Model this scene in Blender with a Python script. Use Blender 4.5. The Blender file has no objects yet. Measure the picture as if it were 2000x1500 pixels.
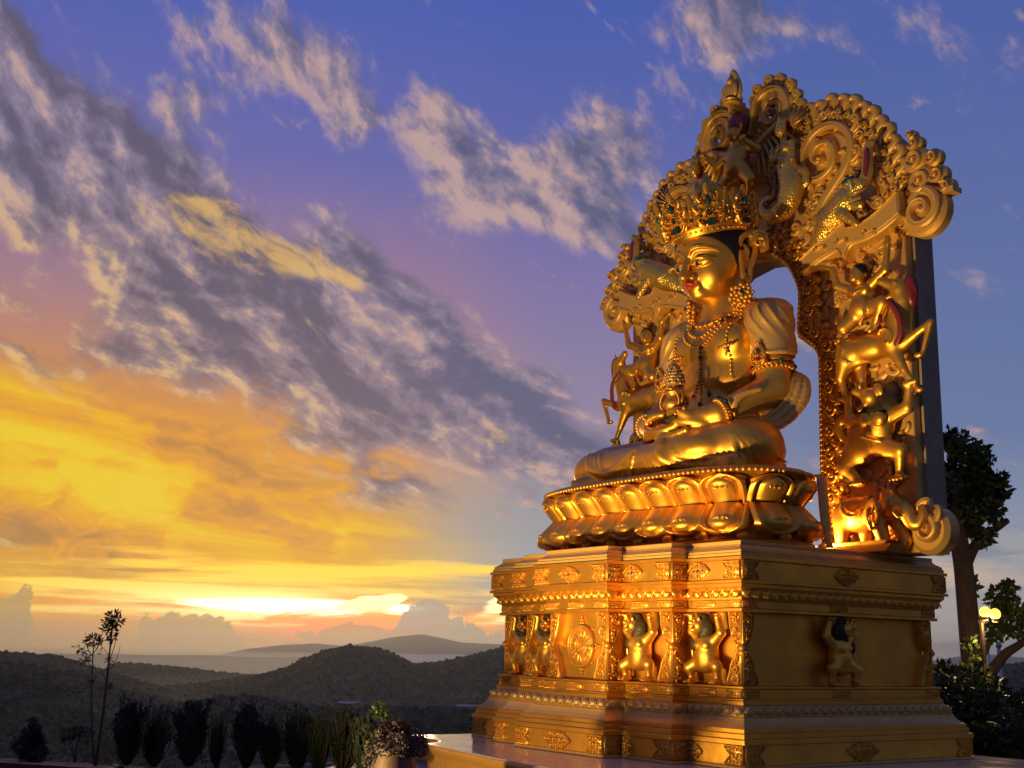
import bpy, bmesh, math, random
import numpy as np
from mathutils import Vector, Matrix, Euler
R_ = math.radians
SC = bpy.context.scene
COL = SC.collection
random.seed(7)
rng = np.random.default_rng(11)

# ------------------------------------------------------------------ camera
cam_d = bpy.data.cameras.new("camera")
cam = bpy.data.objects.new("camera", cam_d)
COL.objects.link(cam)
CAM = Vector((10.4738, -10.7378, 1.62))
_pitch, _roll, _yaw = 0.21806883, 0.02304092, 0.96329126
_fw = Vector((-math.sin(_yaw) * math.cos(_pitch), math.cos(_yaw) * math.cos(_pitch), math.sin(_pitch)))
_r = Vector((math.cos(_yaw), math.sin(_yaw), 0))
_u = _r.cross(_fw)
_r2 = _r * math.cos(_roll) + _u * math.sin(_roll)
_u2 = -_r * math.sin(_roll) + _u * math.cos(_roll)
cam.matrix_world = Matrix(((_r2.x, _u2.x, -_fw.x, CAM.x), (_r2.y, _u2.y, -_fw.y, CAM.y), (_r2.z, _u2.z, -_fw.z, CAM.z), (0, 0, 0, 1)))
cam_d.sensor_width = 36
cam_d.lens = 36 * 2342.615 / 2000
cam_d.clip_start = 0.1
cam_d.clip_end = 120000
SC.camera = cam
SC.cycles.use_denoising = True
SC.cycles.max_bounces = 6
SC.cycles.diffuse_bounces = 2
SC.cycles.glossy_bounces = 3
SC.cycles.volume_bounces = 0
SC.cycles.sample_clamp_indirect = 4
SC.view_settings.view_transform = 'Standard'
SC.view_settings.look = 'None'
SC.view_settings.gamma = 1
SC.view_settings.exposure = 0
SC.view_settings.use_curve_mapping = False

# ------------------------------------------------------------------ sky
SUN_EL, SUN_AZ = R_(2.2), R_(-63.4)        # azimuth measured from +Y towards +X
world = bpy.data.worlds.new("World")
SC.world = world
world.use_nodes = True
NT = world.node_tree
NT.nodes.clear()

class V:
    """a float socket with arithmetic"""
    def __init__(s, sock): s.s = sock
    def _m(s, op, *o, clamp=False):
        n = NT.nodes.new('ShaderNodeMath'); n.operation = op; n.use_clamp = clamp
        for i, x in enumerate((s,) + o):
            if isinstance(x, V): NT.links.new(x.s, n.inputs[i])
            else: n.inputs[i].default_value = float(x)
        return V(n.outputs[0])
    def __add__(s, o): return s._m('ADD', o)
    __radd__ = __add__
    def __sub__(s, o): return s._m('SUBTRACT', o)
    def __rsub__(s, o): return (s * -1) + o
    def __mul__(s, o): return s._m('MULTIPLY', o)
    __rmul__ = __mul__
    def __truediv__(s, o): return s._m('DIVIDE', o)
    def clip(s): return s._m('ADD', 0.0, clamp=True)
    def pw(s, e): return s._m('POWER', e)
    def mx(s, o): return s._m('MAXIMUM', o)
    def mn(s, o): return s._m('MINIMUM', o)
def step(v, lo, hi):
    n = NT.nodes.new('ShaderNodeMapRange'); n.interpolation_type = 'SMOOTHSTEP'
    NT.links.new(v.s, n.inputs[0])
    if lo < hi: a = (lo, hi, 0, 1)
    else: a = (hi, lo, 1, 0)
    for i, x in enumerate(a): n.inputs[1 + i].default_value = x
    return V(n.outputs[0])
def vec(x, y, z=0.0):
    n = NT.nodes.new('ShaderNodeCombineXYZ')
    for i, q in enumerate((x, y, z)):
        if isinstance(q, V): NT.links.new(q.s, n.inputs[i])
        else: n.inputs[i].default_value = q
    return n.outputs[0]
def noise(x, y, z=0.0, sc=1.0, det=6, rough=0.55, dist=0.0, lac=2.0):
    n = NT.nodes.new('ShaderNodeTexNoise'); n.noise_dimensions = '3D'
    NT.links.new(vec(x, y, z), n.inputs['Vector'])
    n.inputs['Scale'].default_value = sc; n.inputs['Detail'].default_value = det
    n.inputs['Roughness'].default_value = rough; n.inputs['Distortion'].default_value = dist
    n.inputs['Lacunarity'].default_value = lac
    return V(n.outputs['Fac'])
def rgb(c):
    n = NT.nodes.new('ShaderNodeRGB'); n.outputs[0].default_value = (*c, 1); return n.outputs[0]
def mix(f, a, b):
    n = NT.nodes.new('ShaderNodeMix'); n.data_type = 'RGBA'
    if isinstance(f, V): NT.links.new(f.s, n.inputs[0])
    else: n.inputs[0].default_value = f
    for k, c in ((6, a), (7, b)):
        if isinstance(c, tuple): n.inputs[k].default_value = (*c, 1)
        else: NT.links.new(c, n.inputs[k])
    return n.outputs[2]
def ramp(v, stops):
    n = NT.nodes.new('ShaderNodeValToRGB'); cr = n.color_ramp
    while len(cr.elements) < len(stops): cr.elements.new(1)
    for e, (p, c) in zip(cr.elements, stops): e.position = p; e.color = (*c, 1)
    NT.links.new(v.s, n.inputs[0]); return n.outputs[0]

tc = NT.nodes.new('ShaderNodeTexCoord')
sep = NT.nodes.new('ShaderNodeSeparateXYZ'); NT.links.new(tc.outputs['Generated'], sep.inputs[0])
dx, dy, dz = (V(sep.outputs[i]) for i in range(3))
ca, sa = math.cos(R_(-54.9)), math.sin(R_(-54.9))
fy = dx * sa + dy * ca                    # along the statue's open side
fx = dx * ca - dy * sa
A = fx._m('ARCTAN2', fy) * (180 / math.pi)                 # degrees right of that direction
E = dz._m('ARCSINE') * (180 / math.pi)
Ec = E.mx(-0.5)
EL = (Ec / 11.0 + 1.06)._m('LOGARITHM', math.e) * 23.0        # features thin out towards the horizon
sunside = step(A._m('ABSOLUTE'), 150, 30) * 0 + step((A + 30)._m('ABSOLUTE'), 75, 14)
def blob(a0, e0, wa, we, rot=0.0, soft=1.0):
    c, s = math.cos(R_(rot)), math.sin(R_(rot))
    x = (A - a0) * c + (Ec - e0) * s
    y = (Ec - e0) * c - (A - a0) * s
    d = ((x / wa) * (x / wa) + (y / we) * (y / we))
    return (d * -soft)._m('EXPONENT')

warpx = noise(A, EL, 3.1, 0.11, 4) - 0.5
warpy = noise(A, EL, 7.7, 0.11, 4) - 0.5
Aw = A + warpx * 9.0
Ew = Ec + warpy * 5.0
En = (Ec / 45.0).clip()
right = ramp(En, [(0.0, (.50, .44, .38)), (.035, (.46, .44, .43)), (.10, (.33, .38, .45)), (.22, (.155, .22, .42)),
                  (.42, (.125, .175, .41)), (.62, (.085, .135, .43)), (1.0, (.06, .11, .43))])
midc = ramp(En, [(0.0, (.62, .40, .22)), (.06, (.42, .42, .44)), (.12, (.34, .37, .42)), (.22, (.31, .265, .39)), (.38, (.235, .19, .43)),
                 (.5, (.13, .15, .45)), (.66, (.075, .125, .47)), (1.0, (.055, .105, .47))])
left = ramp(En, [(0.0, (1.0, .42, .07)), (.03, (1.15, .46, .045)), (.07, (.92, .55, .035)), (.12, (.78, .44, .05)), (.19, (.90, .37, .035)),
                 (.27, (.66, .28, .12)), (.35, (.42, .23, .28)), (.5, (.16, .16, .46)), (.66, (.085, .13, .49)), (1.0, (.05, .1, .5))])
fl = step(Aw, 2.0, -9.0)
fr = step(Aw, 4.0, 17.0)
base = mix(fr, midc, right)
base = mix(fl, base, left)
# the sky behind the viewer: cool and even
back = ramp(En, [(0.0, (.12, .115, .12)), (.1, (.11, .115, .15)), (.4, (.08, .10, .21)), (1.0, (.045, .085, .33))])
base = mix(step((A + 8)._m('ABSOLUTE'), 38, 95), base, back)

# physical dusk sky under it all
st = NT.nodes.new('ShaderNodeTexSky'); st.sky_type = 'NISHITA'; st.sun_disc = False
st.sun_elevation = SUN_EL; st.sun_rotation = SUN_AZ

# ---- glowing veil on the sunset side
vn = noise(Aw * 0.10 + warpx, EL * 0.24 + A * 0.03, 1.0, 1.6, 9, 0.58, 0.5)
veil = blob(-20, 7.0, 15, 4.6, -10) * 1.5
veilm = step(veil + (vn - 0.5) * 0.7, 0.30, 0.95)
vcol = ramp(step(vn + blob(-16, 6.2, 10, 1.6, -12) * 0.22 + blob(-24, 12, 7, 2.4, -5) * .12, 0.32, 0.74),
            [(0.0, (.46, .22, .07)), (.34, (.80, .33, .05)), (.62, (.95, .43, .018)), (.85, (1.0, .56, .012)), (1, (1.0, .70, .02))])
base = mix(veilm * 0.93, base, vcol)

# ---- cloud decks (two scales, lit from the sunset side below)
def deck(seed, mask, fa, fb, lo, hi, lit, mid, dark, amt, rot=-24, warp=.35):
    """fractal cloud drawn out along the wind, lit along its lower edges"""
    c, s_ = math.cos(R_(rot)), math.sin(R_(rot))
    U = (A * c + EL * s_) * fa + warpx * warp
    W = (EL * c - A * s_) * fb + warpy * warp
    n0 = noise(U, W, seed, 1.0, 12, 0.60, 0.15)
    n1 = noise(U - 0.03, W - 0.11, seed, 1.0, 7, 0.58, 0.15)
    n2 = noise(U * 3.1, W * 3.1, seed + 3.0, 1.0, 9, 0.64, 0.2)
    dens = (n0 - 0.5) * 2.1 + 0.5 + mask
    m = step(dens + (n2 - .5) * .22, lo, hi)
    shade = step((n0 - n1) * 1.25 + (n2 - 0.5) * 0.38 - (dens - lo) * 0.13 + blob(0, 21.5, 8, 4, 0) * .06 + .02, -0.16, 0.19)
    c1_ = mix(step(shade, 0.0, 0.50), dark, mid)
    c2_ = mix(step(shade, 0.38, 0.86), c1_, lit)
    return m * amt, c2_
warm = step(A * 1.0 + Ec * 1.15, 16.0, -12.0)
warm = (warm * step(Ec, 21.5, 16.5)).clip()
litc = mix(warm, (.60, .40, .37), (.90, .57, .22))
midcl = mix(warm, (.27, .22, .32), (.36, .25, .24))
darkcl = mix(step(A, -14, 2), (.13, .11, .17), (.10, .115, .23))
mask1 = (blob(-18, 18.0, 13, 5.6, -22) * .50 + blob(-9, 13.4, 10, 3.6, -25) * .40 + blob(1, 11.4, 8.0, 3.4, -32) * .44
         + blob(-13, 26.5, 7, 3.2, -10) * .34 + blob(-4, 24.0, 7.5, 2.4, -4) * .36 + blob(5.6, 24.8, 3.6, 2.4, 20) * .40 + blob(-1.0, 21.2, 6.5, 2.1, 6) * .48
         + blob(-27, 24, 5, 5, 0) * .24 + blob(9, 29.5, 6, 1.6, 8) * .28 + blob(17, 28.0, 6, 1.8, -5) * .30 + blob(2.6, 20.4, 3.0, 1.1, -15) * .32 + blob(6.6, 19.2, 1.8, .7, -20) * .30
         + blob(4.5, 16.0, 2.2, .8, -25) * .18 - blob(-4.5, 17.4, 5, 1.5, -35) * .20 - blob(5, 16.6, 6, 2.4, -35) * .16 - .27)
m1, c1 = deck(2.3, mask1, .135, .235, 0.40, 0.72, litc, midcl, darkcl, 0.94)
base = mix(m1, base, c1)
# golden lit bars inside the large left cloud
gb = noise(A * 0.34 + warpx, EL * 0.85 + A * 0.30, 5.5, 1.0, 10, 0.64, 0.4)
gbm = step(gb + (blob(-13.5, 18.6, 5.5, 1.0, -12) + blob(-9.0, 17.2, 3.8, .5, -8) + blob(-16, 20, 2.2, .5, 0)) * 0.22, 0.60, 0.84)
base = mix(gbm * 0.75, base, (.88, .53, .15))

# ---- bands over the horizon
hb = noise(A * 0.075, Ec * 1.25, 4.0, 1.0, 6, 0.55, 0.25)
hz = blob(-11, 2.0, 14, 1.9, 0)
hbm = step(hb + hz * 0.32, 0.58, 0.78) * step(Ec, 0.15, 0.7) * step(Ec, 5.2, 3.6)
base = mix(hbm * .92, base, mix(blob(-10.5, 1.6, 8.5, .75, 0), (1.5, .95, .08), (2.6, 2.1, .9)))
gap = step(blob(-9.6, 1.75, 7.4, .44, 0) + (hb - 0.5) * 0.55, 0.42, 0.62)
base = mix(gap, base, (3.2, 2.8, 1.7))
gap2 = step(blob(-.2, 2.0, 2.4, .95, 18) + (hb - 0.5) * 1.3, 0.52, 0.72)
base = mix(gap2, base, (2.5, 2.0, .85))
gap3 = step(blob(-6.6, 2.0, 2.2, .42, 8) + (noise(A * 0.5, Ec * 1.6, 21.0, 1.0, 6, 0.6, 0.3) - 0.5) * 1.3, 0.5, 0.66)
base = mix(gap3, base, (2.4, 1.9, .8))
hn = noise(A * 0.28, Ec * 1.9, 6.0, 1.0, 6, 0.6, 0.4)
low = step(hn + blob(-6.0, .7, 8, .8, 0) * 0.42, 0.58, 0.76) * step(Ec, 2.4, 1.4)
base = mix(low * .9, base, mix(blob(-7.8, .4, 3.0, .7, 0), (1.7, .48, .06), (2.8, .22, .03)))
# heaped clouds standing on the horizon
cn = noise(A * 0.62, Ec * 0.62, 8.0, 1.0, 7, 0.6, 0.2)
for (a0, e0, wa, we, c) in ((-14.4, .25, 2.9, 1.3, (.60, .39, .15)), (-24, .6, 2.8, 1.7, (.60, .40, .13)), (-3.9, .2, 2.7, 2.3, (.46, .42, .35)), (-2.2, .0, 2.0, 1.5, (.46, .42, .35)), (-6.8, .4, 3.2, .7, (.72, .36, .13))):
    cu = step(blob(a0, e0, wa, we, 0) + (cn - 0.5) * 1.5, 0.46, 0.52)
    base = mix(cu * 0.92, base, c)
# soft haze along the horizon
base = mix(step(Ec, 0.9, -0.3) * 0.65, base, mix(step(A, -6, 8), (.56, .37, .16), (.42, .38, .36)))
# wispy bands, right of the statue
wb = noise(A * 0.13, Ec * 0.75, 12.0, 1.0, 5, 0.55, 0.3)
base = mix(step(wb, 0.50, 0.66) * step(A, 12, 20) * step(A, 75, 40) * step(Ec, 7.5, 4.5) * .55, base, (.22, .235, .28))
base = mix(blob(19.5, 4.0, 4.5, 1.3, 0) * step(wb, .62, .44) * .8, base, (.78, .53, .36))

bg1 = NT.nodes.new('ShaderNodeBackground'); NT.links.new(base, bg1.inputs[0]); bg1.inputs[1].default_value = 0.94
bg2 = NT.nodes.new('ShaderNodeBackground'); NT.links.new(st.outputs[0], bg2.inputs[0]); bg2.inputs[1].default_value = 0.05
add = NT.nodes.new('ShaderNodeMixShader'); add.inputs[0].default_value = 0.07; NT.links.new(bg1.outputs[0], add.inputs[1]); NT.links.new(bg2.outputs[0], add.inputs[2])
wo = NT.nodes.new('ShaderNodeOutputWorld'); NT.links.new(add.outputs[0], wo.inputs[0])
world.cycles.sampling_method = 'MANUAL'
world.cycles.sample_map_resolution = 1024

# ------------------------------------------------------------------ sun (low behind the cloud bank)
sun_d = bpy.data.lights.new("sun", 'SUN')
sun_d.energy = 0.7; sun_d.angle = R_(10); sun_d.color = (1.0, .62, .30)
sun = bpy.data.objects.new("sun", sun_d); COL.objects.link(sun)
_sd = Vector((math.sin(SUN_AZ) * math.cos(SUN_EL), math.cos(SUN_AZ) * math.cos(SUN_EL), math.sin(SUN_EL)))
sun.rotation_euler = _sd.to_track_quat('Z', 'Y').to_euler()

# ------------------------------------------------------------------ helpers
def new_mat(name, base, metal=0.0, rough=0.5, **kw):
    m = bpy.data.materials.new(name); m.use_nodes = True
    b = m.node_tree.nodes['Principled BSDF']
    b.inputs['Base Color'].default_value = (*base, 1)
    b.inputs['Metallic'].default_value = metal; b.inputs['Roughness'].default_value = rough
    for k, v in kw.items(): b.inputs[k].default_value = v
    return m
def worn(m, sc=3.0, c2=None, amt=0.35, rlo=0.25, rhi=0.5, bump=0.0, bsc=20.0, stretch=(1, 1, 1), dist=0.02):
    """colour and gloss variation from object-space noise"""
    nt = m.node_tree; b = nt.nodes['Principled BSDF']
    t = nt.nodes.new('ShaderNodeTexCoord'); mp = nt.nodes.new('ShaderNodeMapping'); mp.inputs['Scale'].default_value = stretch
    nt.links.new(t.outputs['Object'], mp.inputs[0])
    n = nt.nodes.new('ShaderNodeTexNoise'); n.inputs['Scale'].default_value = sc; n.inputs['Detail'].default_value = 6; n.inputs['Roughness'].default_value = 0.6
    nt.links.new(mp.outputs[0], n.inputs['Vector'])
    if c2 is not None:
        base = tuple(b.inputs['Base Color'].default_value)
        mx_ = nt.nodes.new('ShaderNodeMix'); mx_.data_type = 'RGBA'
        mr = nt.nodes.new('ShaderNodeMapRange'); mr.inputs[1].default_value = 0.38; mr.inputs[2].default_value = 0.68; mr.inputs[3].default_value = 0; mr.inputs[4].default_value = amt
        nt.links.new(n.outputs['Fac'], mr.inputs[0]); nt.links.new(mr.outputs[0], mx_.inputs[0])
        mx_.inputs[6].default_value = base; mx_.inputs[7].default_value = (*c2, 1)
        nt.links.new(mx_.outputs[2], b.inputs['Base Color'])
    mr2 = nt.nodes.new('ShaderNodeMapRange'); mr2.inputs[1].default_value = 0.3; mr2.inputs[2].default_value = 0.7; mr2.inputs[3].default_value = rlo; mr2.inputs[4].default_value = rhi
    nt.links.new(n.outputs['Fac'], mr2.inputs[0]); nt.links.new(mr2.outputs[0], b.inputs['Roughness'])
    if bump:
        n2 = nt.nodes.new('ShaderNodeTexNoise'); n2.inputs['Scale'].default_value = bsc; n2.inputs['Detail'].default_value = 4
        nt.links.new(mp.outputs[0], n2.inputs['Vector'])
        bp = nt.nodes.new('ShaderNodeBump'); bp.inputs['Strength'].default_value = bump; bp.inputs['Distance'].default_value = dist
        nt.links.new(n2.outputs['Fac'], bp.inputs['Height']); nt.links.new(bp.outputs[0], b.inputs['Normal'])
    return m

GOLD = worn(new_mat('gold_leaf', (.83, .42, .055), .88, .38), 2.2, (.62, .31, .06), .7, .32, .52, .22, 3.6, (1, 1, 1), .035)
GOLDR = worn(new_mat('gold_relief', (.80, .41, .06), .78, .42), 6.0, (.54, .27, .05), .6, .34, .54, .12, 30.0)
GOLDM = worn(new_mat('gold_matt', (.72, .41, .10), .45, .48), 3.0, (.56, .31, .08), .5, .42, .58, .10, 25.0)
BRONZE = worn(new_mat('dull_gilt', (.60, .36, .11), .55, .45), 5.0, (.40, .24, .09), .6, .36, .56, .10, 18.0)
SCALE = worn(new_mat('gold_scales', (.78, .49, .10), .8, .36), 6.0, (.55, .32, .07), .6, .28, .45)
RED = worn(new_mat('dark_red_lacquer', (.20, .018, .014), 0, .4), 8.0, (.10, .01, .01), .6, .3, .5)
LIP = new_mat('painted_lips', (.50, .035, .02), 0, .3)
GREEN = worn(new_mat('dark_green_lacquer', (.050, .034, .012), 0, .5), 8.0, (.022, .017, .008), .6, .35, .55)
BLACK = worn(new_mat('black_lacquer', (.014, .012, .016), 0, .35), 5.0, None, 0, .28, .45)
WHITEP = new_mat('painted_white', (.46, .36, .20), .1, .4)
BLUEG = new_mat('blue_green_gem', (.008, .045, .055), 0, .12)
REDG = new_mat('red_gem', (.16, .008, .008), 0, .12)
SLAB = worn(new_mat('grey_concrete', (.34, .25, .15), 0, .7), 3.0, (.25, .18, .11), .7, .6, .8, .2, 30.0)

# fine carved scales for the scaled bodies
def add_scales(m, sc):
    nt = m.node_tree; b = nt.nodes['Principled BSDF']
    t = nt.nodes.new('ShaderNodeTexCoord'); v = nt.nodes.new('ShaderNodeTexVoronoi'); v.inputs['Scale'].default_value = sc
    nt.links.new(t.outputs['Object'], v.inputs['Vector'])
    bp = nt.nodes.new('ShaderNodeBump'); bp.inputs['Strength'].default_value = .6; bp.inputs['Distance'].default_value = .02; bp.invert = True
    nt.links.new(v.outputs['Distance'], bp.inputs['Height']); nt.links.new(bp.outputs[0], b.inputs['Normal'])
add_scales(SCALE, 26)

for _m in (GREEN, BLACK): _m.node_tree.nodes['Principled BSDF'].inputs['Specular IOR Level'].default_value = .18
def mesh_from(name, verts, faces, mat, smooth=True):
    me = bpy.data.meshes.new(name)
    me.from_pydata([tuple(map(float, v)) for v in verts], [], [tuple(map(int, f)) for f in faces])
    if mat is not None: me.materials.append(mat)
    if smooth: me.polygons.foreach_set('use_smooth', [True] * len(me.polygons))
    me.update()
    return me
def place(name, me, parent=None, loc=(0, 0, 0), rot=(0, 0, 0), sc=(1, 1, 1)):
    o = bpy.data.objects.new(name, me); COL.objects.link(o)
    o.location = loc; o.rotation_euler = rot; o.scale = sc
    if parent is not None: o.parent = parent
    return o
def tag(o, label=None, cat=None, group=None, kind=None):
    if label: o['label'] = label
    if cat: o['category'] = cat
    if group: o['group'] = group
    if kind: o['kind'] = kind
    return o
def thing(name, label, cat, loc=(0, 0, 0), rotz=0.0, group=None):
    o = bpy.data.objects.new(name, None); COL.objects.link(o)
    o.empty_display_size = 0.2
    o.location = loc; o.rotation_euler = (0, 0, rotz)
    return tag(o, label, cat, group)
def kids(o): return [c for c in COL.objects if c.parent == o]
def dup(o, parent=None, loc=None, rotz=None, label=None):
    chain = {}
    src = [o] + list(o.children_recursive)
    for s_ in src:
        c = s_.copy(); COL.objects.link(c); chain[s_] = c
        c.parent = chain.get(s_.parent, parent) if s_ is not o else parent
    r = chain[o]
    if loc is not None: r.location = loc
    if rotz is not None: r.rotation_euler = (0, 0, rotz)
    if label: r['label'] = label
    return r

class MB:
    """collects verts and faces for one mesh"""
    def __init__(s): s.v = []; s.f = []; s.mi = []; s.cur = 0
    def add(s, vs, fs):
        k = len(s.v); s.v.extend(vs); s.f.extend([tuple(i + k for i in f) for f in fs]); s.mi.extend([s.cur] * len(fs))
    def box(s, x0, x1, y0, y1, z0, z1):
        s.add([(x0, y0, z0), (x1, y0, z0), (x1, y1, z0), (x0, y1, z0), (x0, y0, z1), (x1, y0, z1), (x1, y1, z1), (x0, y1, z1)],
              [(0, 3, 2, 1), (4, 5, 6, 7), (0, 1, 5, 4), (1, 2, 6, 5), (2, 3, 7, 6), (3, 0, 4, 7)])
    def tube(s, pts, rad, n=8, flat=1.0, cap=True):
        """round tube along pts with a radius per point"""
        pts = [Vector(p) for p in pts]; m = len(pts)
        if not hasattr(rad, '__len__'): rad = [rad] * m
        up = None; vs = []
        for i, p in enumerate(pts):
            d = (pts[min(i + 1, m - 1)] - pts[max(i - 1, 0)])
            if d.length < 1e-9: d = Vector((0, 0, 1))
            d.normalize()
            if up is None: up = Vector((0, 0, 1)) if abs(d.z) < .9 else Vector((1, 0, 0))
            a = d.cross(up)
            if a.length < 1e-6: a = d.orthogonal()
            a.normalize(); b = a.cross(d).normalized(); up = b
            for k in range(n):
                t = 2 * math.pi * k / n
                vs.append(tuple(p + a * (math.cos(t) * rad[i]) + b * (math.sin(t) * rad[i] * flat)))
        fs = []
        for i in range(m - 1):
            for k in range(n):
                k2 = (k + 1) % n
                fs.append((i * n + k, i * n + k2, (i + 1) * n + k2, (i + 1) * n + k))
        if cap: fs.append(tuple(range(n))[::-1]); fs.append(tuple((m - 1) * n + k for k in range(n)))
        s.add(vs, fs)
    def ball(s, c, r, nu=10, nv=6, sc=(1, 1, 1), hemi=False):
        vs = []; fs = []
        for j in range(nv + 1):
            ph = math.pi * j / nv - math.pi / 2
            for i in range(nu):
                t = 2 * math.pi * i / nu
                vs.append((c[0] + r * sc[0] * math.cos(ph) * math.cos(t), c[1] + r * sc[1] * math.cos(ph) * math.sin(t), c[2] + r * sc[2] * math.sin(ph)))
        for j in range(nv):
            for i in range(nu):
                i2 = (i + 1) % nu
                fs.append((j * nu + i, j * nu + i2, (j + 1) * nu + i2, (j + 1) * nu + i))
        s.add(vs, fs)
    def lathe(s, prof, n=24, c=(0, 0, 0), cap=True):
        vs = []; fs = []
        for r, z in prof:
            for i in range(n):
                t = 2 * math.pi * i / n; vs.append((c[0] + r * math.cos(t), c[1] + r * math.sin(t), c[2] + z))
        for j in range(len(prof) - 1):
            for i in range(n):
                i2 = (i + 1) % n; fs.append((j * n + i, j * n + i2, (j + 1) * n + i2, (j + 1) * n + i))
        if cap: fs.append(tuple(range(n))[::-1]); fs.append(tuple((len(prof) - 1) * n + i for i in range(n)))
        s.add(vs, fs)
    def rib(s, pts, w, h, y=0.0, n=5, crest=0.0):
        """raised carved ribbon lying on the plane y (facing -Y); pts are (x, z)"""
        m = len(pts); P = np.array(pts, float)
        if not hasattr(w, '__len__'): w = [w] * m
        if not hasattr(h, '__len__'): h = [h] * m
        T = np.gradient(P, axis=0); T /= np.maximum(np.linalg.norm(T, axis=1), 1e-9)[:, None]
        Nn = np.stack([-T[:, 1], T[:, 0]], 1)
        pr = [(-1, 0), (-.86, .72), (-.42, 1 - crest), (.0, .9 + crest), (.42, 1 - crest), (.86, .72), (1, 0)]
        vs = []
        for i in range(m):
            for a, b in pr:
                q = P[i] + Nn[i] * (a * w[i]); vs.append((q[0], y - b * h[i], q[1]))
        k = len(pr); fs = []
        for i in range(m - 1):
            for j in range(k - 1): fs.append((i * k + j, i * k + j + 1, (i + 1) * k + j + 1, (i + 1) * k + j))
        fs.append(tuple(range(k))); fs.append(tuple((m - 1) * k + j for j in range(k))[::-1])
        s.add(vs, fs)
    def stud(s, x, z, r, h, y=0.0, n=8, sx=1.0):
        """low dome on the plane y"""
        vs = [(x, y - h, z)]; fs = []
        for j, (q, d) in enumerate(((.55, .82), (.88, .45), (1.0, 0.0))):
            for i in range(n):
                t = 2 * math.pi * i / n; vs.append((x + r * q * math.cos(t) * sx, y - h * d, z + r * q * math.sin(t)))
        for i in range(n): fs.append((0, 1 + i, 1 + (i + 1) % n))
        for j in range(2):
            for i in range(n):
                a = 1 + j * n + i; b = 1 + j * n + (i + 1) % n; fs.append((a, a + n, b + n, b))
        s.add(vs, fs)
    def plate(s, outline, y0, y1, bev=0.0):
        """flat plate of the given (x, z) outline between y0 (back) and y1 (front), bevelled edge"""
        P = np.array(outline, float); m = len(P)
        ar = 0.5 * np.sum(P[:, 0] * np.roll(P[:, 1], -1) - np.roll(P[:, 0], -1) * P[:, 1])
        if ar < 0: P = P[::-1]
        T = np.roll(P, -1, 0) - np.roll(P, 1, 0); T /= np.maximum(np.linalg.norm(T, axis=1), 1e-9)[:, None]
        Nn = np.stack([T[:, 1], -T[:, 0]], 1)
        Q = P - Nn * bev
        vs = [(x, y0, z) for x, z in P] + [(x, y1 + bev, z) for x, z in P] + [(x, y1, z) for x, z in Q]
        fs = []
        for r_ in (0, 1):
            for i in range(m):
                a = r_ * m + i; b = r_ * m + (i + 1) % m; fs.append((a, b, b + m, a + m))
        from mathutils.geometry import tessellate_polygon
        for t in tessellate_polygon([[Vector((x, z, 0)) for x, z in Q]]):
            a, b, c = t
            k = (Q[b][0] - Q[a][0]) * (Q[c][1] - Q[a][1]) - (Q[b][1] - Q[a][1]) * (Q[c][0] - Q[a][0])
            fs.append((2 * m + a, 2 * m + b, 2 * m + c) if k > 0 else (2 * m + a, 2 * m + c, 2 * m + b))
        s.add(vs, fs)
    def mesh(s, name, mats, smooth=True, sharp=None):
        if not isinstance(mats, (list, tuple)): mats = [mats]
        me = bpy.data.meshes.new(name); me.from_pydata(s.v, [], s.f)
        for m in mats: me.materials.append(m)
        if len(mats) > 1: me.polygons.foreach_set('material_index', s.mi)
        if smooth: me.polygons.foreach_set('use_smooth', [True] * len(me.polygons))
        me.update()
        if smooth and sharp: me.set_sharp_from_angle(angle=R_(sharp))
        return me
    def obj(s, name, mats, parent=None, loc=(0, 0, 0), rotz=0.0, smooth=True, sharp=None, sc=(1, 1, 1)):
        return place(name, s.mesh(name, mats, smooth, sharp), parent, loc, (0, 0, rotz), sc)

def crv(pts, n=6, closed=False):
    """Catmull-Rom through the points (2-D or 3-D)"""
    P = np.array(pts, float); m = len(P); out = []
    rngm = range(m if closed else m - 1)
    for i in rngm:
        g = (lambda k: P[k % m]) if closed else (lambda k: P[min(max(k, 0), m - 1)])
        p0, p1, p2, p3 = g(i - 1), g(i), g(i + 1), g(i + 2)
        for k in range(n):
            t = k / n
            out.append(.5 * ((2 * p1) + (-p0 + p2) * t + (2 * p0 - 5 * p1 + 4 * p2 - p3) * t * t + (-p0 + 3 * p1 - 3 * p2 + p3) * t ** 3))
    if not closed: out.append(P[-1])
    return np.array(out)
def spiral(cx, cz, r, a0, turns=1.35, sgn=1, n=20, rin=0.16):
    """points from the outside of a volute to its eye"""
    t = np.linspace(0, 1, n)
    rr = r * (1 - t) ** 0.9 * (1 - rin) + r * rin
    a = R_(a0) + sgn * t * turns * 2 * math.pi
    return np.stack([cx + rr * np.cos(a), cz + rr * np.sin(a)], 1)
def volute(mb, cx, cz, r, a0=0, sgn=1, h=.03, y=0.0, turns=1.3, w=None, n=16, eye=True):
    p = spiral(cx, cz, r * .8, a0, turns, sgn, n)
    w = w or r * .2
    mb.rib(p, np.linspace(w, w * .55, n), np.linspace(h, h * 1.15, n), y)
    if eye: mb.stud(cx, cz, r * .22, h * 1.5, y, 7)
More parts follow.
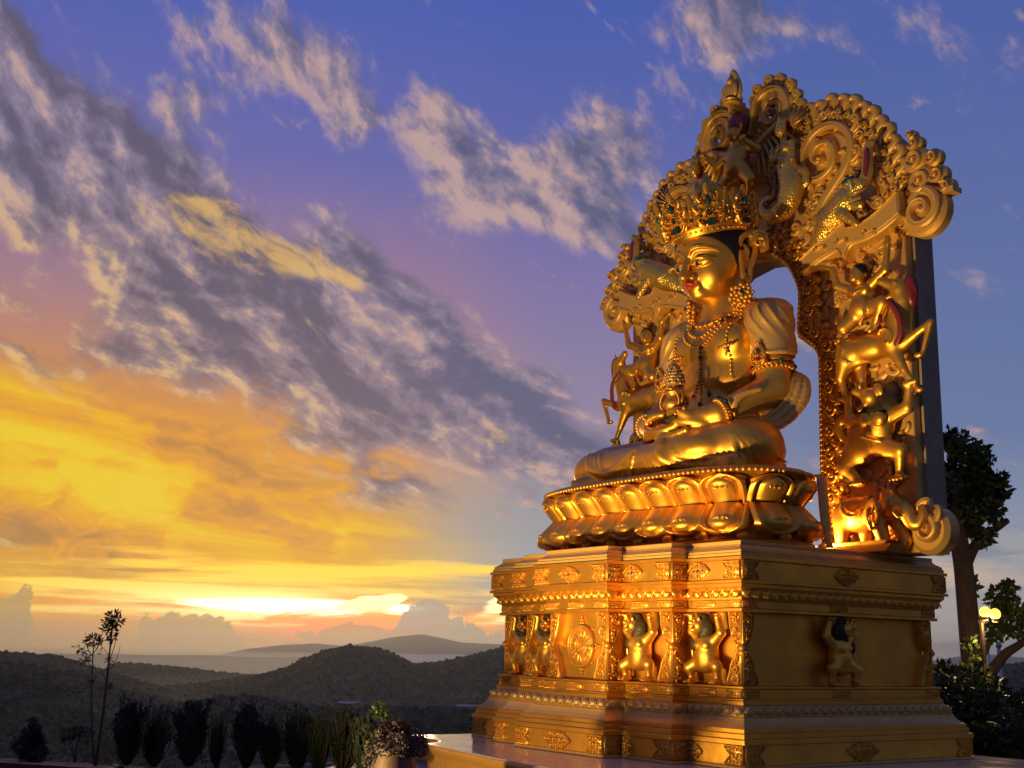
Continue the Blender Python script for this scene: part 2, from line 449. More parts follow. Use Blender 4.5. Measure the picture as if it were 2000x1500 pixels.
def curl(mb, x, z, ang, L, r, sgn=1, h=.03, y=0.0, w=.02):
    """a stalk from (x, z) in direction ang that rolls up into a volute"""
    a = R_(ang); d = np.array([math.cos(a), math.sin(a)]); nrm = np.array([-d[1], d[0]]) * sgn
    e = np.array([x, z]) + d * L
    c = e + nrm * r
    sp = spiral(c[0], c[1], r, math.degrees(math.atan2(-nrm[1], -nrm[0])), 1.2, sgn, 14)
    st = crv([(x, z), tuple(np.array([x, z]) + d * L * .5 - nrm * L * .06), tuple(e)], 4)
    p = np.vstack([st[:-1], sp]); n = len(p)
    mb.rib(p, np.linspace(w, w * .5, n), h, y)
    mb.stud(c[0], c[1], r * .3, h * 1.3, y, 6)
def leaf(mb, x, z, ang, L, W, h=.03, y=0.0, hook=0.5):
    """flame-shaped carved leaf whose tip hooks over"""
    a = R_(ang); d = np.array([math.cos(a), math.sin(a)]); nn = np.array([-d[1], d[0]])
    P = np.array([x, z])
    pts = [P, P + d * L * .35, P + d * L * .7 + nn * hook * L * .08, P + d * L * .95 + nn * hook * L * .3, P + d * L * .9 + nn * hook * L * .55]
    c = crv(pts, 4); n = len(c); t = np.linspace(0, 1, n)
    mb.rib(c, W * (np.sin(np.pi * np.clip(t * .9 + .1, 0, 1)) * .75 + .3 * (1 - t)) + .002, h, y, crest=.15)
def filigree(mb, x0, x1, z0, z1, cell, h=.02, y=0.0, seed=1, inside=None):
    """carved field of small volutes, hooked leaves and beads, mirrored about the middle"""
    r = random.Random(seed); w = x1 - x0; hh = z1 - z0
    nx = max(1, round(w / cell)); nz = max(1, round(hh / cell)); cx = w / nx; cz = hh / nz
    for i in range(nx):
        for j in range(nz):
            x = x0 + (i + .5) * cx; z = z0 + (j + .5) * cz
            if inside and not inside(x, z): continue
            sg = 1 if (i + j) % 2 else -1
            k = min(cx, cz)
            volute(mb, x + r.uniform(-.06, .06) * k, z + r.uniform(-.06, .06) * k, k * .52, 90 * ((i * 2 + j) % 4) + r.uniform(-20, 20), sg, h, y, 1.15, k * .13, 11)
            mb.stud(x + cx * .46, z + cz * .44, k * .10, h, y, 6)
            leaf(mb, x - cx * .36, z + sg * cz * .30, 60 * sg + 90 * j, k * .46, k * .11, h * .9, y, sg)

# ------------------------------------------------------------------ sculpting field (smooth unions, meshed with surface nets)
class Sculpt:
    def __init__(s, lo, hi, h):
        s.lo = np.array(lo, float); s.h = h
        s.n = np.ceil((np.array(hi, float) - s.lo) / h).astype(int) + 1
        s.D = np.full(s.n, 9.0, np.float32)
        s.ax = [s.lo[i] + h * np.arange(s.n[i]) for i in range(3)]
    def _blk(s, lo, hi):
        sl = []
        for i in range(3):
            a = int(max(0, math.floor((lo[i] - s.lo[i]) / s.h))); b = int(min(s.n[i], math.ceil((hi[i] - s.lo[i]) / s.h) + 1))
            if b <= a: return None, None
            sl.append(slice(a, b))
        g = np.meshgrid(*[s.ax[i][sl[i]] for i in range(3)], indexing='ij', sparse=True)
        return tuple(sl), g
    def put(s, fn, lo, hi, k=.03, cut=False):
        m = k + 2.5 * s.h
        sl, g = s._blk(np.array(lo) - m, np.array(hi) + m)
        if sl is None: return
        d = fn(*g).astype(np.float32); D = s.D[sl]
        if cut:
            d = -d
            hh = np.clip(.5 - .5 * (D - d) / k, 0, 1); s.D[sl] = D * (1 - hh) + d * hh + k * hh * (1 - hh)
        else:
            hh = np.clip(.5 + .5 * (D - d) / k, 0, 1); s.D[sl] = D * (1 - hh) + d * hh - k * hh * (1 - hh)
    def ell(s, c, r, k=.03, rot=None, cut=False):
        c = np.array(c, float); r = np.array(r, float) if hasattr(r, '__len__') else np.array([r] * 3, float)
        M = np.array(Euler([R_(a) for a in rot]).to_matrix().transposed()) if rot else None
        def fn(X, Y, Z):
            x, y, z = X - c[0], Y - c[1], Z - c[2]
            if M is not None: x, y, z = (M[i, 0] * x + M[i, 1] * y + M[i, 2] * z for i in range(3))
            k0 = np.sqrt((x / r[0]) ** 2 + (y / r[1]) ** 2 + (z / r[2]) ** 2)
            k1 = np.sqrt((x / r[0] ** 2) ** 2 + (y / r[1] ** 2) ** 2 + (z / r[2] ** 2) ** 2) + 1e-6
            return k0 * (k0 - 1) / k1
        e = r if M is None else np.full(3, r.max())
        s.put(fn, c - e, c + e, k, cut)
    def cap(s, a, b, ra, rb=None, k=.03, cut=False, flat=None):
        """tapered limb; flat=(axis scale) squashes the section, e.g. (1, .6, 1)"""
        rb = ra if rb is None else rb
        a = np.array(a, float); b = np.array(b, float); f = np.array(flat if flat else (1, 1, 1), float)
        A_ = a / f; B_ = b / f; ab = B_ - A_; L2 = max(float(ab @ ab), 1e-9)
        def fn(X, Y, Z):
            x, y, z = X / f[0] - A_[0], Y / f[1] - A_[1], Z / f[2] - A_[2]
            t = np.clip((x * ab[0] + y * ab[1] + z * ab[2]) / L2, 0, 1)
            return (np.sqrt((x - ab[0] * t) ** 2 + (y - ab[1] * t) ** 2 + (z - ab[2] * t) ** 2) - (ra + (rb - ra) * t)) * f.min()
        R = max(ra, rb) * np.maximum(f, 1)
        s.put(fn, np.minimum(a, b) - R, np.maximum(a, b) + R, k, cut)
    def chain(s, pts, rad, k=.02, cut=False, n=4, flat=None):
        P = crv(pts, n) if n > 1 else np.array(pts, float)
        if not hasattr(rad, '__len__'): rad = [rad] * len(pts)
        rr = np.interp(np.linspace(0, 1, len(P)), np.linspace(0, 1, len(rad)), rad)
        for i in range(len(P) - 1): s.cap(P[i], P[i + 1], rr[i], rr[i + 1], k, cut, flat)
    def slab(s, c, hs, rd=.02, k=.02, cut=False):
        c = np.array(c, float); hs = np.array(hs, float)
        def fn(X, Y, Z):
            q = [np.abs(v - c[i]) - hs[i] + rd for i, v in enumerate((X, Y, Z))]
            return np.sqrt(sum(np.maximum(v, 0) ** 2 for v in q)) + np.minimum(np.maximum(np.maximum(q[0], q[1]), q[2]), 0) - rd
        s.put(fn, c - hs, c + hs, k, cut)
    def mesh(s, name, mat, smooth_it=1):
        D = s.D; n = D.shape
        ins = D < 0
        c = np.zeros((n[0] - 1, n[1] - 1, n[2] - 1), np.uint8)
        for dx_ in (0, 1):
            for dy_ in (0, 1):
                for dz_ in (0, 1):
                    c += ins[dx_:n[0] - 1 + dx_, dy_:n[1] - 1 + dy_, dz_:n[2] - 1 + dz_]
        act = np.argwhere((c > 0) & (c < 8))
        idx = np.full(c.shape, -1, np.int32); idx[tuple(act.T)] = np.arange(len(act))
        cor = [(i, j, k) for i in (0, 1) for j in (0, 1) for k in (0, 1)]
        val = np.stack([D[tuple((act + np.array(o)).T)] for o in cor], 1)
        acc = np.zeros((len(act), 3)); cnt = np.zeros(len(act))
        for a in range(8):
            for b in range(a + 1, 8):
                o1, o2 = np.array(cor[a]), np.array(cor[b])
                if np.abs(o1 - o2).sum() != 1: continue
                v1, v2 = val[:, a], val[:, b]
                m = (v1 < 0) != (v2 < 0)
                t = np.where(m, v1 / np.where(m, v1 - v2, 1), 0)
                acc += np.where(m[:, None], o1 + (o2 - o1) * t[:, None], 0); cnt += m
        Vt = s.lo + (act + acc / cnt[:, None]) * s.h
        F = []
        for ax in range(3):
            o = [0, 0, 0]; o[ax] = 1
            A_ = ins[tuple(slice(0, n[i] - o[i]) for i in range(3))]; B_ = ins[tuple(slice(o[i], n[i]) for i in range(3))]
            e = np.argwhere(A_ != B_)
            u, w = [(1, 2), (2, 0), (0, 1)][ax]
            e = e[(e[:, u] > 0) & (e[:, w] > 0) & (e[:, u] < n[u] - 1) & (e[:, w] < n[w] - 1)]
            if len(e) == 0: continue
            q = []
            for du, dw in ((1, 1), (0, 1), (0, 0), (1, 0)):
                p = e.copy(); p[:, u] -= du; p[:, w] -= dw; q.append(idx[tuple(p.T)])
            q = np.stack(q, 1); fl_ = A_[tuple(e.T)]
            q[~fl_] = q[~fl_][:, ::-1]
            F.append(q)
        F = np.vstack(F); F = F[(F >= 0).all(1)]
        for _ in range(smooth_it):
            S = np.zeros_like(Vt); C_ = np.zeros(len(Vt))
            for a in range(4):
                i, j = F[:, a], F[:, (a + 1) % 4]
                np.add.at(S, i, Vt[j]); np.add.at(S, j, Vt[i]); np.add.at(C_, i, 1); np.add.at(C_, j, 1)
            Vt = Vt * .5 + .5 * S / np.maximum(C_, 1)[:, None]
        me = bpy.data.meshes.new(name)
        me.vertices.add(len(Vt)); me.vertices.foreach_set('co', Vt.astype(np.float32).ravel())
        me.loops.add(F.size); me.loops.foreach_set('vertex_index', F.astype(np.int32).ravel())
        me.polygons.add(len(F)); me.polygons.foreach_set('loop_start', np.arange(0, F.size, 4, dtype=np.int32))
        me.polygons.foreach_set('use_smooth', np.ones(len(F), bool))
        me.materials.append(mat); me.update(calc_edges=True); me.validate()
        return me

# ------------------------------------------------------------------ ground, terrace
PAVE = worn(new_mat('dusk_paving', (.10, .085, .075), 0, .55), 1.2, (.06, .055, .05), .7, .45, .7, .2, 12.0)
EARTH = worn(new_mat('dark_ground', (.035, .04, .025), 0, .95), .05, (.05, .045, .03), .8, .9, 1.0)
TERR = worn(new_mat('polished_terrace_stone', (.66, .58, .42), .0, .10), 1.6, (.56, .48, .33), .5, .08, .20, .25, 1.6, (1, 3, 1), .008)
TERRW = worn(new_mat('amber_lit_facing', (.55, .28, .055), .45, .35), 2.5, (.42, .21, .05), .5, .28, .42)  # amber of the floodlit front put into the base colour

# ------------------------------------------------------------------ pedestal
PLAN = [(0, 0), (0, 3.65), (-5.0, 3.65), (-5.0, 0), (-4.06, 0), (-4.06, -.27), (-3.12, -.27), (-3.12, -.54), (-1.88, -.54), (-1.88, -.27), (-.94, -.27), (-.94, 0)]
def offset_plan(k):
    n = len(PLAN); out = []
    for i in range(n):
        p0, p1, p2 = (Vector(PLAN[j % n]) for j in (i - 1, i, i + 1))
        d1 = (p1 - p0).normalized(); d2 = (p2 - p1).normalized()
        n1 = Vector((d1.y, -d1.x)); n2 = Vector((d2.y, -d2.x))
        out.append((p1.x + k * (n1.x + n2.x), p1.y + k * (n1.y + n2.y)))
    return out
ped = thing('statue_pedestal', 'tall stepped gilded pedestal carved with lions and a wheel under the lotus throne', 'pedestal', (0, 0, 0))
def course(name, prof, mat, smooth=False):
    """profile = [(z, k), ...] from bottom to top swept round the stepped plan"""
    mb = MB(); n = len(PLAN); vs = []; fs = []
    for z, k in prof: vs += [(x, y, z) for x, y in offset_plan(k)]
    for j in range(len(prof) - 1):
        for i in range(n):
            i2 = (i + 1) % n; fs.append((j * n + i, j * n + i2, (j + 1) * n + i2, (j + 1) * n + i))
    fs.append(tuple(range(n))[::-1]); fs.append(tuple((len(prof) - 1) * n + i for i in range(n)))
    mb.add(vs, fs)
    o = mb.obj(name, mat, ped, smooth=False)
    m = o.modifiers.new('edge', 'BEVEL'); m.width = .006; m.segments = 1; m.limit_method = 'ANGLE'; m.angle_limit = R_(40)
    return o
course('top_slab', [(2.945, .05), (2.992, .05)], GOLDM)
course('cornice_moulding', [(2.872, .125), (2.885, .115), (2.905, .08), (2.925, .06), (2.9445, .05)], GOLDM)
course('cornice_moulding', [(2.836, .14), (2.8715, .14)], GOLDM)
course('cornice_moulding', [(2.79, .155), (2.8355, .155)], GOLDM)
course('cornice_moulding', [(2.747, .185), (2.7895, .185)], GOLD)
course('frieze_band', [(2.509, .155), (2.7465, .155)], GOLD)
course('cornice_moulding', [(2.471, .185), (2.5085, .185)], GOLD)
course('cornice_moulding', [(2.42, .145), (2.4705, .145)], GOLD)
course('leaf_course', [(2.272, .05), (2.30, .055), (2.35, .075), (2.39, .105), (2.4195, .135)], GOLD)
course('scroll_band', [(2.177, .045), (2.2715, .045)], GOLD)
course('cornice_moulding', [(2.134, .07), (2.1765, .07)], GOLD)
course('body_wall', [(1.257, -.085), (2.1335, -.085)], GOLD)
course('base_moulding', [(1.227, .075), (1.2565, .075)], GOLD)
course('scroll_band', [(1.115, .05), (1.2265, .05)], GOLD)
course('base_moulding', [(1.09, .068), (1.1145, .068)], GOLD)
course('base_moulding', [(1.036, .085), (1.0895, .085)], GOLD)  # cap edge coloured apart from the top, with the lamp amber painted in
course('leaf_course', [(.906, .165), (.94, .16), (1.0, .12), (1.0355, .095)], BRONZE)
course('base_slope', [(.787, .275), (.80, .25), (.84, .205), (.88, .18), (.9055, .172)], GOLDM)
course('base_moulding', [(.732, .288), (.7865, .288)], GOLD)
course('base_moulding', [(.669, .308), (.7315, .308)], GOLD)
course('base_moulding', [(.607, .345), (.6685, .345)], GOLD)
course('base_frieze', [(.372, .315), (.6065, .315)], GOLD)
course('foot_slab', [(.334, .345), (.3715, .345)], GOLDM)

# faces: (x, y, length, rotz, kind); local x runs to the right for someone facing the wall
FRONT = [(-.94, 0, .94, 0, 'lionR'), (-1.88, -.27, .94, 0, 'lionR'), (-3.12, -.54, 1.24, 0, 'wheel'), (-4.06, -.27, .94, 0, 'lionL'), (-5.0, 0, .94, 0, 'lionL')]
RETURNS = [(-.94, -.27, .27, 90, 'ret'), (-1.88, -.54, .27, 90, 'ret'), (-3.12, -.27, .27, -90, 'retl'), (-4.06, 0, .27, -90, 'retl')]
SIDE = [(0, 0, 3.65, 90, 'side'), (-5.0, 3.65, 3.65, -90, 'side')]
def at_face(f, x, z, k):
    """world point on the face f at distance x along it, height z, offset k outwards"""
    a = R_(f[3])
    return (f[0] + x * math.cos(a) + k * math.sin(a), f[1] + x * math.sin(a) - k * math.cos(a), z)

PH = .872
def pil_w(t):
    return float(np.interp(t, [0, .07, .2, .30, .36, .43, .5, .545, .60, .68, .80, .93, 1], [.27, .262, .215, .195, .15, .105, .085, .088, .135, .165, .205, .215, .225]))
def pilaster_mesh(sgn, seed, maxw=None):
    """scroll-cut pilaster plate: straight edge at x=0, carved edge towards sgn*x"""
    mb = MB(); ts = np.linspace(0, 1, 29)
    W = [min(pil_w(t), maxw or 9) for t in ts]
    ed = [(sgn * w, t * PH) for w, t in zip(W, ts)]
    mb.plate([(0, 0)] + ed + [(0, PH)], 0.0, -.062, .006)
    mb.rib([(x - sgn * .012, z) for x, z in ed], .009, .016, -.060)
    mb.rib([(sgn * .010, .01), (sgn * .010, PH - .01)], .008, .010, -.060)
    r = random.Random(seed)
    for zc, rad, a in ((.075, .058, 200), (.20, .062, 20), (.31, .045, 150), (.40, .028, 10), (.475, .024, 190), (.555, .036, 40), (.655, .056, 210), (.775, .058, 30)):
        w = pil_w(zc / PH)
        if maxw: w = min(w, maxw)
        x = sgn * (.018 + (w - .03) * .5); rad = min(rad, (w - .028) * .5)
        sg = sgn * (1 if r.random() < .5 else -1)
        volute(mb, x, zc, rad, a if sgn > 0 else 180 - a, sg, .022, -.060, 1.25, rad * .2, 14)
        for q in range(3):
            an = r.uniform(0, 360)
            leaf(mb, x + math.cos(R_(an)) * rad * .95, zc + math.sin(R_(an)) * rad * 1.0, an + 70, rad * .75, rad * .17, .018, -.060, sg)
        mb.stud(sgn * .026, zc + rad * .95, .009, .016, -.060, 6); mb.stud(sgn * (w - .034), zc - rad * .9, .008, .016, -.060, 6)
    return mb.mesh('scroll_pilaster', GOLDR)
PIL = {s: pilaster_mesh(s, 3 + s) for s in (1, -1)}
PILN = {s: pilaster_mesh(s, 9 + s, .2) for s in (1, -1)}
Z0 = 1.2585
def pil(f, x, sgn, me=None): place('scroll_pilaster', (me or PIL)[sgn], ped, at_face(f, x, Z0, -.084 + .0), (0, 0, R_(f[3])), (1, 1.35, 1))
for f in FRONT:
    L = f[2]
    if f[4] in ('lionR', 'wheel'): pil(f, L, -1)
    if f[4] in ('lionL', 'wheel'): pil(f, 0, 1)
for f in RETURNS:
    pil(f, f[2] if f[4] == 'retl' else 0, -1 if f[4] == 'retl' else 1, PILN)
for f in SIDE: pil(f, 0, 1); pil(f, f[2], -1)
# round bosses on the arrises at mid height
bo = MB(); bo.ball((0, 0, 0), .042, 12, 8); bo.tube([(0, 0, -.05), (0, 0, .05)], .018, 8)
bom = bo.mesh('corner_boss', GOLDR)
for x, y in ((0, 0), (-.94, -.27), (-1.88, -.54), (-3.12, -.54), (-4.06, -.27), (-5, 0), (0, 3.65)):
    place('corner_boss', bom, ped, (x + (.004 if x > -2.5 else -.004), y - .004, Z0 + .445))

# ---- lions holding the cornice up
def build_lion():
    S = Sculpt((-.46, -.30, -.02), (.46, .06, .90), .0125)
    c = lambda x: x - .36
    S.ell((c(.36), -.11, .36), (.165, .14, .20), .04)              # belly
    S.ell((c(.37), -.12, .50), (.155, .12, .12), .05)              # chest
    S.ell((c(.30), -.20, .475), (.062, .05, .058), .015); S.ell((c(.43), -.20, .475), (.062, .05, .058), .015)
    S.ell((c(.33), -.09, .24), (.17, .13, .11), .05)               # hips
    # arms
    S.cap((c(.26), -.11, .53), (c(.12), -.13, .645), .072, .056, .03); S.cap((c(.12), -.13, .645), (c(.125), -.14, .82), .056, .044, .02)
    S.cap((c(.13), -.15, .845), (c(.05), -.17, .85), .038, .028, .02, flat=(1, 1, .6))
    S.cap((c(.48), -.11, .52), (c(.63), -.13, .63), .072, .054, .03); S.cap((c(.63), -.13, .63), (c(.575), -.14, .81), .054, .044, .02)
    S.cap((c(.57), -.15, .845), (c(.61), -.19, .85), .042, .03, .02, flat=(1, 1, .6))
    for q in range(4):
        S.cap((c(.565 + q * .022), -.17, .84), (c(.57 + q * .024), -.205, .855), .011, .009, .006)
        S.cap((c(.06 + q * .020), -.17, .85), (c(.055 + q * .021), -.205, .858), .011, .009, .006)
    # legs
    S.cap((c(.24), -.12, .28), (c(.12), -.18, .20), .095, .075, .04); S.cap((c(.12), -.18, .20), (c(.13), -.14, .05), .066, .048, .03)
    S.ell((c(.14), -.18, .03), (.062, .085, .036), .02)
    S.cap((c(.44), -.12, .28), (c(.585), -.17, .225), .095, .07, .04); S.cap((c(.585), -.17, .225), (c(.555), -.13, .06), .06, .048, .03)
    S.ell((c(.575), -.17, .03), (.066, .085, .036), .02)
    for fx_ in (.14, .575):
        for q in range(4): S.ell((c(fx_ + (q - 1.5) * .03), -.245, .022), (.015, .03, .02), .006)
    # tail behind
    S.chain([(c(.16), -.05, .22), (c(.05), -.05, .33), (c(.05), -.06, .42)], [.03, .025, .025], .01)
    # head with open jaws, turned to its right
    S.ell((c(.31), -.19, .715), (.088, .09, .088), .03); S.cap((c(.28), -.23, .745), (c(.225), -.255, .745), .045, .034, .02)
    S.cap((c(.285), -.22, .675), (c(.24), -.25, .655), .034, .026, .015)
    S.cap((c(.245), -.25, .70), (c(.30), -.26, .705), .02, .02, .01, cut=True)
    S.ell((c(.222), -.275, .765), (.018, .018, .014), .01); S.ell((c(.285), -.262, .782), (.022, .018, .02), .008)
    S.ell((c(.345), -.235, .80), (.028, .018, .03), .008); S.ell((c(.235), -.205, .80), (.024, .018, .026), .008)
    body = S.mesh('lion', GOLD)
    M = Sculpt((-.3, -.30, .46), (.3, .06, .9), .0125)
    M.ell((c(.385), -.145, .68), (.125, .09, .135), .02); M.ell((c(.35), -.16, .585), (.08, .075, .06), .03); M.ell((c(.33), -.14, .83), (.085, .07, .05), .03)
    M.ell((c(.28), -.24, .72), (.085, .1, .095), .012, cut=True)
    for q in range(11):
        a = R_(-120 + q * 27)
        M.cap((c(.36) + .07 * math.cos(a), -.265 + .02 * (q % 2), .69 + .07 * math.sin(a)), (c(.37) + .17 * math.cos(a), -.15, .68 + .17 * math.sin(a)), .007, .007, .008, cut=True)
    mane = M.mesh('mane', GREEN)
    T = Sculpt((-.42, -.2, .35), (-.18, .05, .66), .0125)
    T.ell((c(.06), -.055, .49), (.062, .045, .095), .02); T.cap((c(.04), -.055, .55), (c(.01), -.05, .62), .035, .008, .02); T.cap((c(.09), -.055, .53), (c(.10), -.05, .60), .03, .008, .02)
    tuft = T.mesh('tail_tuft', GREEN)
    f = MB()
    f.ball((c(.287), -.270, .762), .012, 8, 6)
    eyes = f.mesh('eye', BLACK)
    t = MB(); t.ball((c(.265), -.262, .69), .018, 8, 6, (1.2, 1, .5)); tong = t.mesh('tongue', RED)
    return body, mane, tuft, eyes, tong
LB, LM, LT, LE, LG = build_lion()
def put_lion(f, x, flip=False, k=-.083):
    o = place('lion_figure', LB, ped, at_face(f, x, Z0 + .004, k), (0, 0, R_(f[3])), ((-1 if flip else 1) * 1.0, 1, .985))
    for nm, me in (('mane', LM), ('tail_tuft', LT), ('eye', LE), ('tongue', LG)): place(nm, me, o)
put_lion(FRONT[0], .37); put_lion(FRONT[1], .37); put_lion(FRONT[3], .57, True); put_lion(FRONT[4], .57, True)
put_lion(SIDE[0], 1.72, True); put_lion(SIDE[1], 1.8)

# ---- wheel emblem
w = MB()
def ring(mb, r, wd, h, y, n=40):
    t = np.linspace(0, 2 * math.pi, n + 1); mb.rib(np.stack([r * np.cos(t), r * np.sin(t)], 1), wd, h, y)
w.plate([(.275 * math.cos(t), .275 * math.sin(t)) for t in np.linspace(0, 2 * math.pi, 48, endpoint=False)], 0, -.03, .008)
ring(w, .262, .018, .035, -.028); ring(w, .225, .010, .018, -.028); ring(w, .115, .013, .024, -.028); ring(w, .07, .010, .02, -.028)
for k in range(8):
    a = R_(45 * k)
    w.rib(crv([(.10 * math.cos(a), .10 * math.sin(a)), (.16 * math.cos(a), .16 * math.sin(a)), (.22 * math.cos(a), .22 * math.sin(a))], 3), [.010, .013, .018, .026, .018, .010, .02], .022, -.028)
    leaf(w, .12 * math.cos(a + .39), .12 * math.sin(a + .39), 22.5 + 45 * k, .09, .03, .02, -.028, .2)
for k in range(36): w.stud(.244 * math.cos(R_(10 * k)), .244 * math.sin(R_(10 * k)), .009, .014, -.028, 6)
for k in range(3): volute(w, .03 * math.cos(R_(120 * k)), .03 * math.sin(R_(120 * k)), .032, 120 * k, 1, .022, -.028, 1.1, .008, 10)
wheel = w.obj('wheel_emblem', GOLDR, ped, at_face(FRONT[2], .62, Z0 + .435, -.0835))
b1 = MB()
for a in (0, 90, 180, 270):
    ca_, sa_ = math.cos(R_(a)), math.sin(R_(a))
    for r_, o_, s_ in ((.305, -.022, .02), (.305, .022, .02), (.345, 0, .022), (.385, 0, .014)): b1.ball((ca_ * r_ - sa_ * o_, -.018, sa_ * r_ + ca_ * o_), s_, 8, 6)
for a in (45, 135, 225, 315): b1.ball((.315 * math.cos(R_(a)), -.018, .315 * math.sin(R_(a))), .017, 8, 6)
b1.obj('bead_cluster', GOLDR, wheel)

# ---- plaques and medallions on the friezes
def inside_poly(P):
    def fn(x, z):
        c = False; n = len(P)
        for i in range(n):
            x1, z1 = P[i]; x2, z2 = P[(i + 1) % n]
            if (z1 > z) != (z2 > z) and x < (x2 - x1) * (z - z1) / (z2 - z1) + x1: c = not c
        return c
    return fn
def shrink(P, d):
    c = np.mean(np.array(P), 0); Q = np.array(P) - c
    r_ = np.linalg.norm(Q, axis=1)[:, None]; return [tuple(q) for q in c + Q * (1 - d / np.maximum(r_, d))]
def plaque_mesh(P, h, cell, seed, name='scroll_plaque', mat=None):
    mb = MB(); mb.plate(P, 0, -h * .5, .004)
    mb.rib([*shrink(P, .008), shrink(P, .008)[0]], .006, h * .45, -h * .5)
    xs = [p[0] for p in P]; zs = [p[1] for p in P]
    filigree(mb, min(xs) + .01, max(xs) - .01, min(zs) + .01, max(zs) - .01, cell, h * .6, -h * .5, seed, inside_poly(shrink(P, .028)))
    return mb.mesh(name, mat or GOLDR)
def ogee(w, h):
    q = [(1, 0), (.84, .30), (.70, .42), (.60, .72), (.36, .80), (.22, 1), (0, .98)]
    P = [(x * w / 2, z * h / 2) for x, z in q]
    P += [(-x, z) for x, z in P[-2::-1]]; P += [(x, -z) for x, z in P[-2:0:-1]]
    return P
def endp(w, h, notch):
    return [(0, -h / 2), (w + notch * .5, -h / 2), (w - notch * .2, -h * .2), (w - notch, 0), (w - notch * .2, h * .2), (w + notch * .5, h / 2), (0, h / 2)]
gm = MB(); gm.ball((0, -.004, 0), .024, 12, 8, (1, .6, 1)); GEMR = gm.mesh('gem', REDG); GEMB = gm.mesh('gem', BLUEG)
gr = MB(); t_ = np.linspace(0, 2 * math.pi, 17); gr.rib(np.stack([.029 * np.cos(t_), .029 * np.sin(t_)], 1), .006, .014, 0); GRIM = gr.mesh('gem_setting', GOLDR)
def gems(o, y, s, cols):
    for (x, z), c in zip(((0, 0), (-.075, 0), (.075, 0), (0, .075), (0, -.075)), cols):
        sc = s * (1.15 if x == z == 0 else .85)
        place('gem', GEMR if c == 'r' else GEMB, o, (x * s * 1.05, y, z * s * 1.05), (0, 0, 0), (sc, sc, sc))
        place('gem_setting', GRIM, o, (x * s * 1.05, y + .004, z * s * 1.05), (0, 0, 0), (sc, sc, sc))
MED1 = plaque_mesh(ogee(.46, .215), .03, .055, 5, 'medallion'); MED2 = plaque_mesh(ogee(.40, .215), .03, .048, 6, 'medallion')
END1 = plaque_mesh(endp(.26, .212, .06), .03, .06, 7, 'corner_plaque'); END1m = plaque_mesh([(-x, z) for x, z in endp(.26, .212, .06)], .03, .06, 7, 'corner_plaque')
MED3 = plaque_mesh(ogee(.58, .222), .032, .06, 8, 'medallion'); END2 = plaque_mesh(endp(.28, .218, .065), .032, .06, 9, 'corner_plaque'); END2m = plaque_mesh([(-x, z) for x, z in endp(.28, .218, .065)], .032, .06, 9, 'corner_plaque')
def strip(w, h): return [(-w / 2 - .02, -h / 2), (w / 2 - .015, -h / 2), (w / 2 + .02, 0), (w / 2 - .015, h / 2), (-w / 2 - .02, h / 2), (-w / 2 + .015, 0)]
ST1 = plaque_mesh(strip(.32, .078), .016, .038, 10); ST2 = plaque_mesh(strip(.32, .092), .018, .042, 11)
E1 = plaque_mesh(endp(.27, .078, .03), .016, .038, 12); E1m = plaque_mesh([(-x, z) for x, z in endp(.27, .078, .03)], .016, .038, 12)
E2 = plaque_mesh(endp(.27, .092, .03), .018, .042, 13); E2m = plaque_mesh([(-x, z) for x, z in endp(.27, .092, .03)], .018, .042, 13)
def on_face(name, me, f, x, z, k, sc=1): return place(name, me, ped, at_face(f, x, z, k), (0, 0, R_(f[3])), (sc, 1, 1))
for zc, k, med, e, em, cols in ((2.628, .1545, MED2, END1, END1m, 'bbbrr'), (.49, .3145, MED2, END2, END2m, 'rbbrr')):
    for f in FRONT:
        L = f[2]; kk = k
        if f[4] == 'wheel':
            o = on_face('medallion', MED1 if zc > 1 else MED3, f, L / 2, zc, k)
            if zc > 1: gems(o, -.022, .8, 'r')
        else:
            o = on_face('medallion', med, f, L * (.40 if f[4] == 'lionR' else .60), zc, k); gems(o, -.022, .9, cols if f is not FRONT[0] or zc > 1 else 'bbbrr')
        if f[4] in ('lionR', 'wheel'): on_face('corner_plaque', em, f, L + k - .004, zc, k)
        if f[4] in ('lionL', 'wheel'): on_face('corner_plaque', e, f, -k + .004, zc, k)
    for f in RETURNS:
        if f[4] == 'ret': on_face('corner_plaque', e, f, -k + .004, zc, k)
        else: on_face('corner_plaque', em, f, f[2] + k - .004, zc, k)
    for f in SIDE:
        on_face('medallion', MED1 if zc > 1 else MED3, f, f[2] * .48, zc, k)
        on_face('corner_plaque', e, f, -k + .004, zc, k); on_face('corner_plaque', em, f, f[2] + k - .004, zc, k)
for zc, k, s_, e, em in ((2.2245, .0445, ST1, E1, E1m), (1.1705, .0495, ST2, E2, E2m)):
    for f in FRONT:
        L = f[2]
        if f[4] == 'wheel': on_face('scroll_plaque', s_, f, L / 2, zc, k)
        else: on_face('scroll_plaque', s_, f, L * (.40 if f[4] == 'lionR' else .60), zc, k)
        if f[4] in ('lionR', 'wheel'): on_face('scroll_plaque', em, f, L + k - .004, zc, k)
        if f[4] in ('lionL', 'wheel'): on_face('scroll_plaque', e, f, -k + .004, zc, k)
    for f in RETURNS:
        on_face('scroll_plaque', e if f[4] == 'ret' else em, f, -k + .004 if f[4] == 'ret' else f[2] + k - .004, zc, k, .8)
    for f in SIDE:
        on_face('scroll_plaque', s_, f, f[2] * .47, zc, k); on_face('scroll_plaque', e, f, -k + .004, zc, k); on_face('scroll_plaque', em, f, f[2] + k - .004, zc, k)

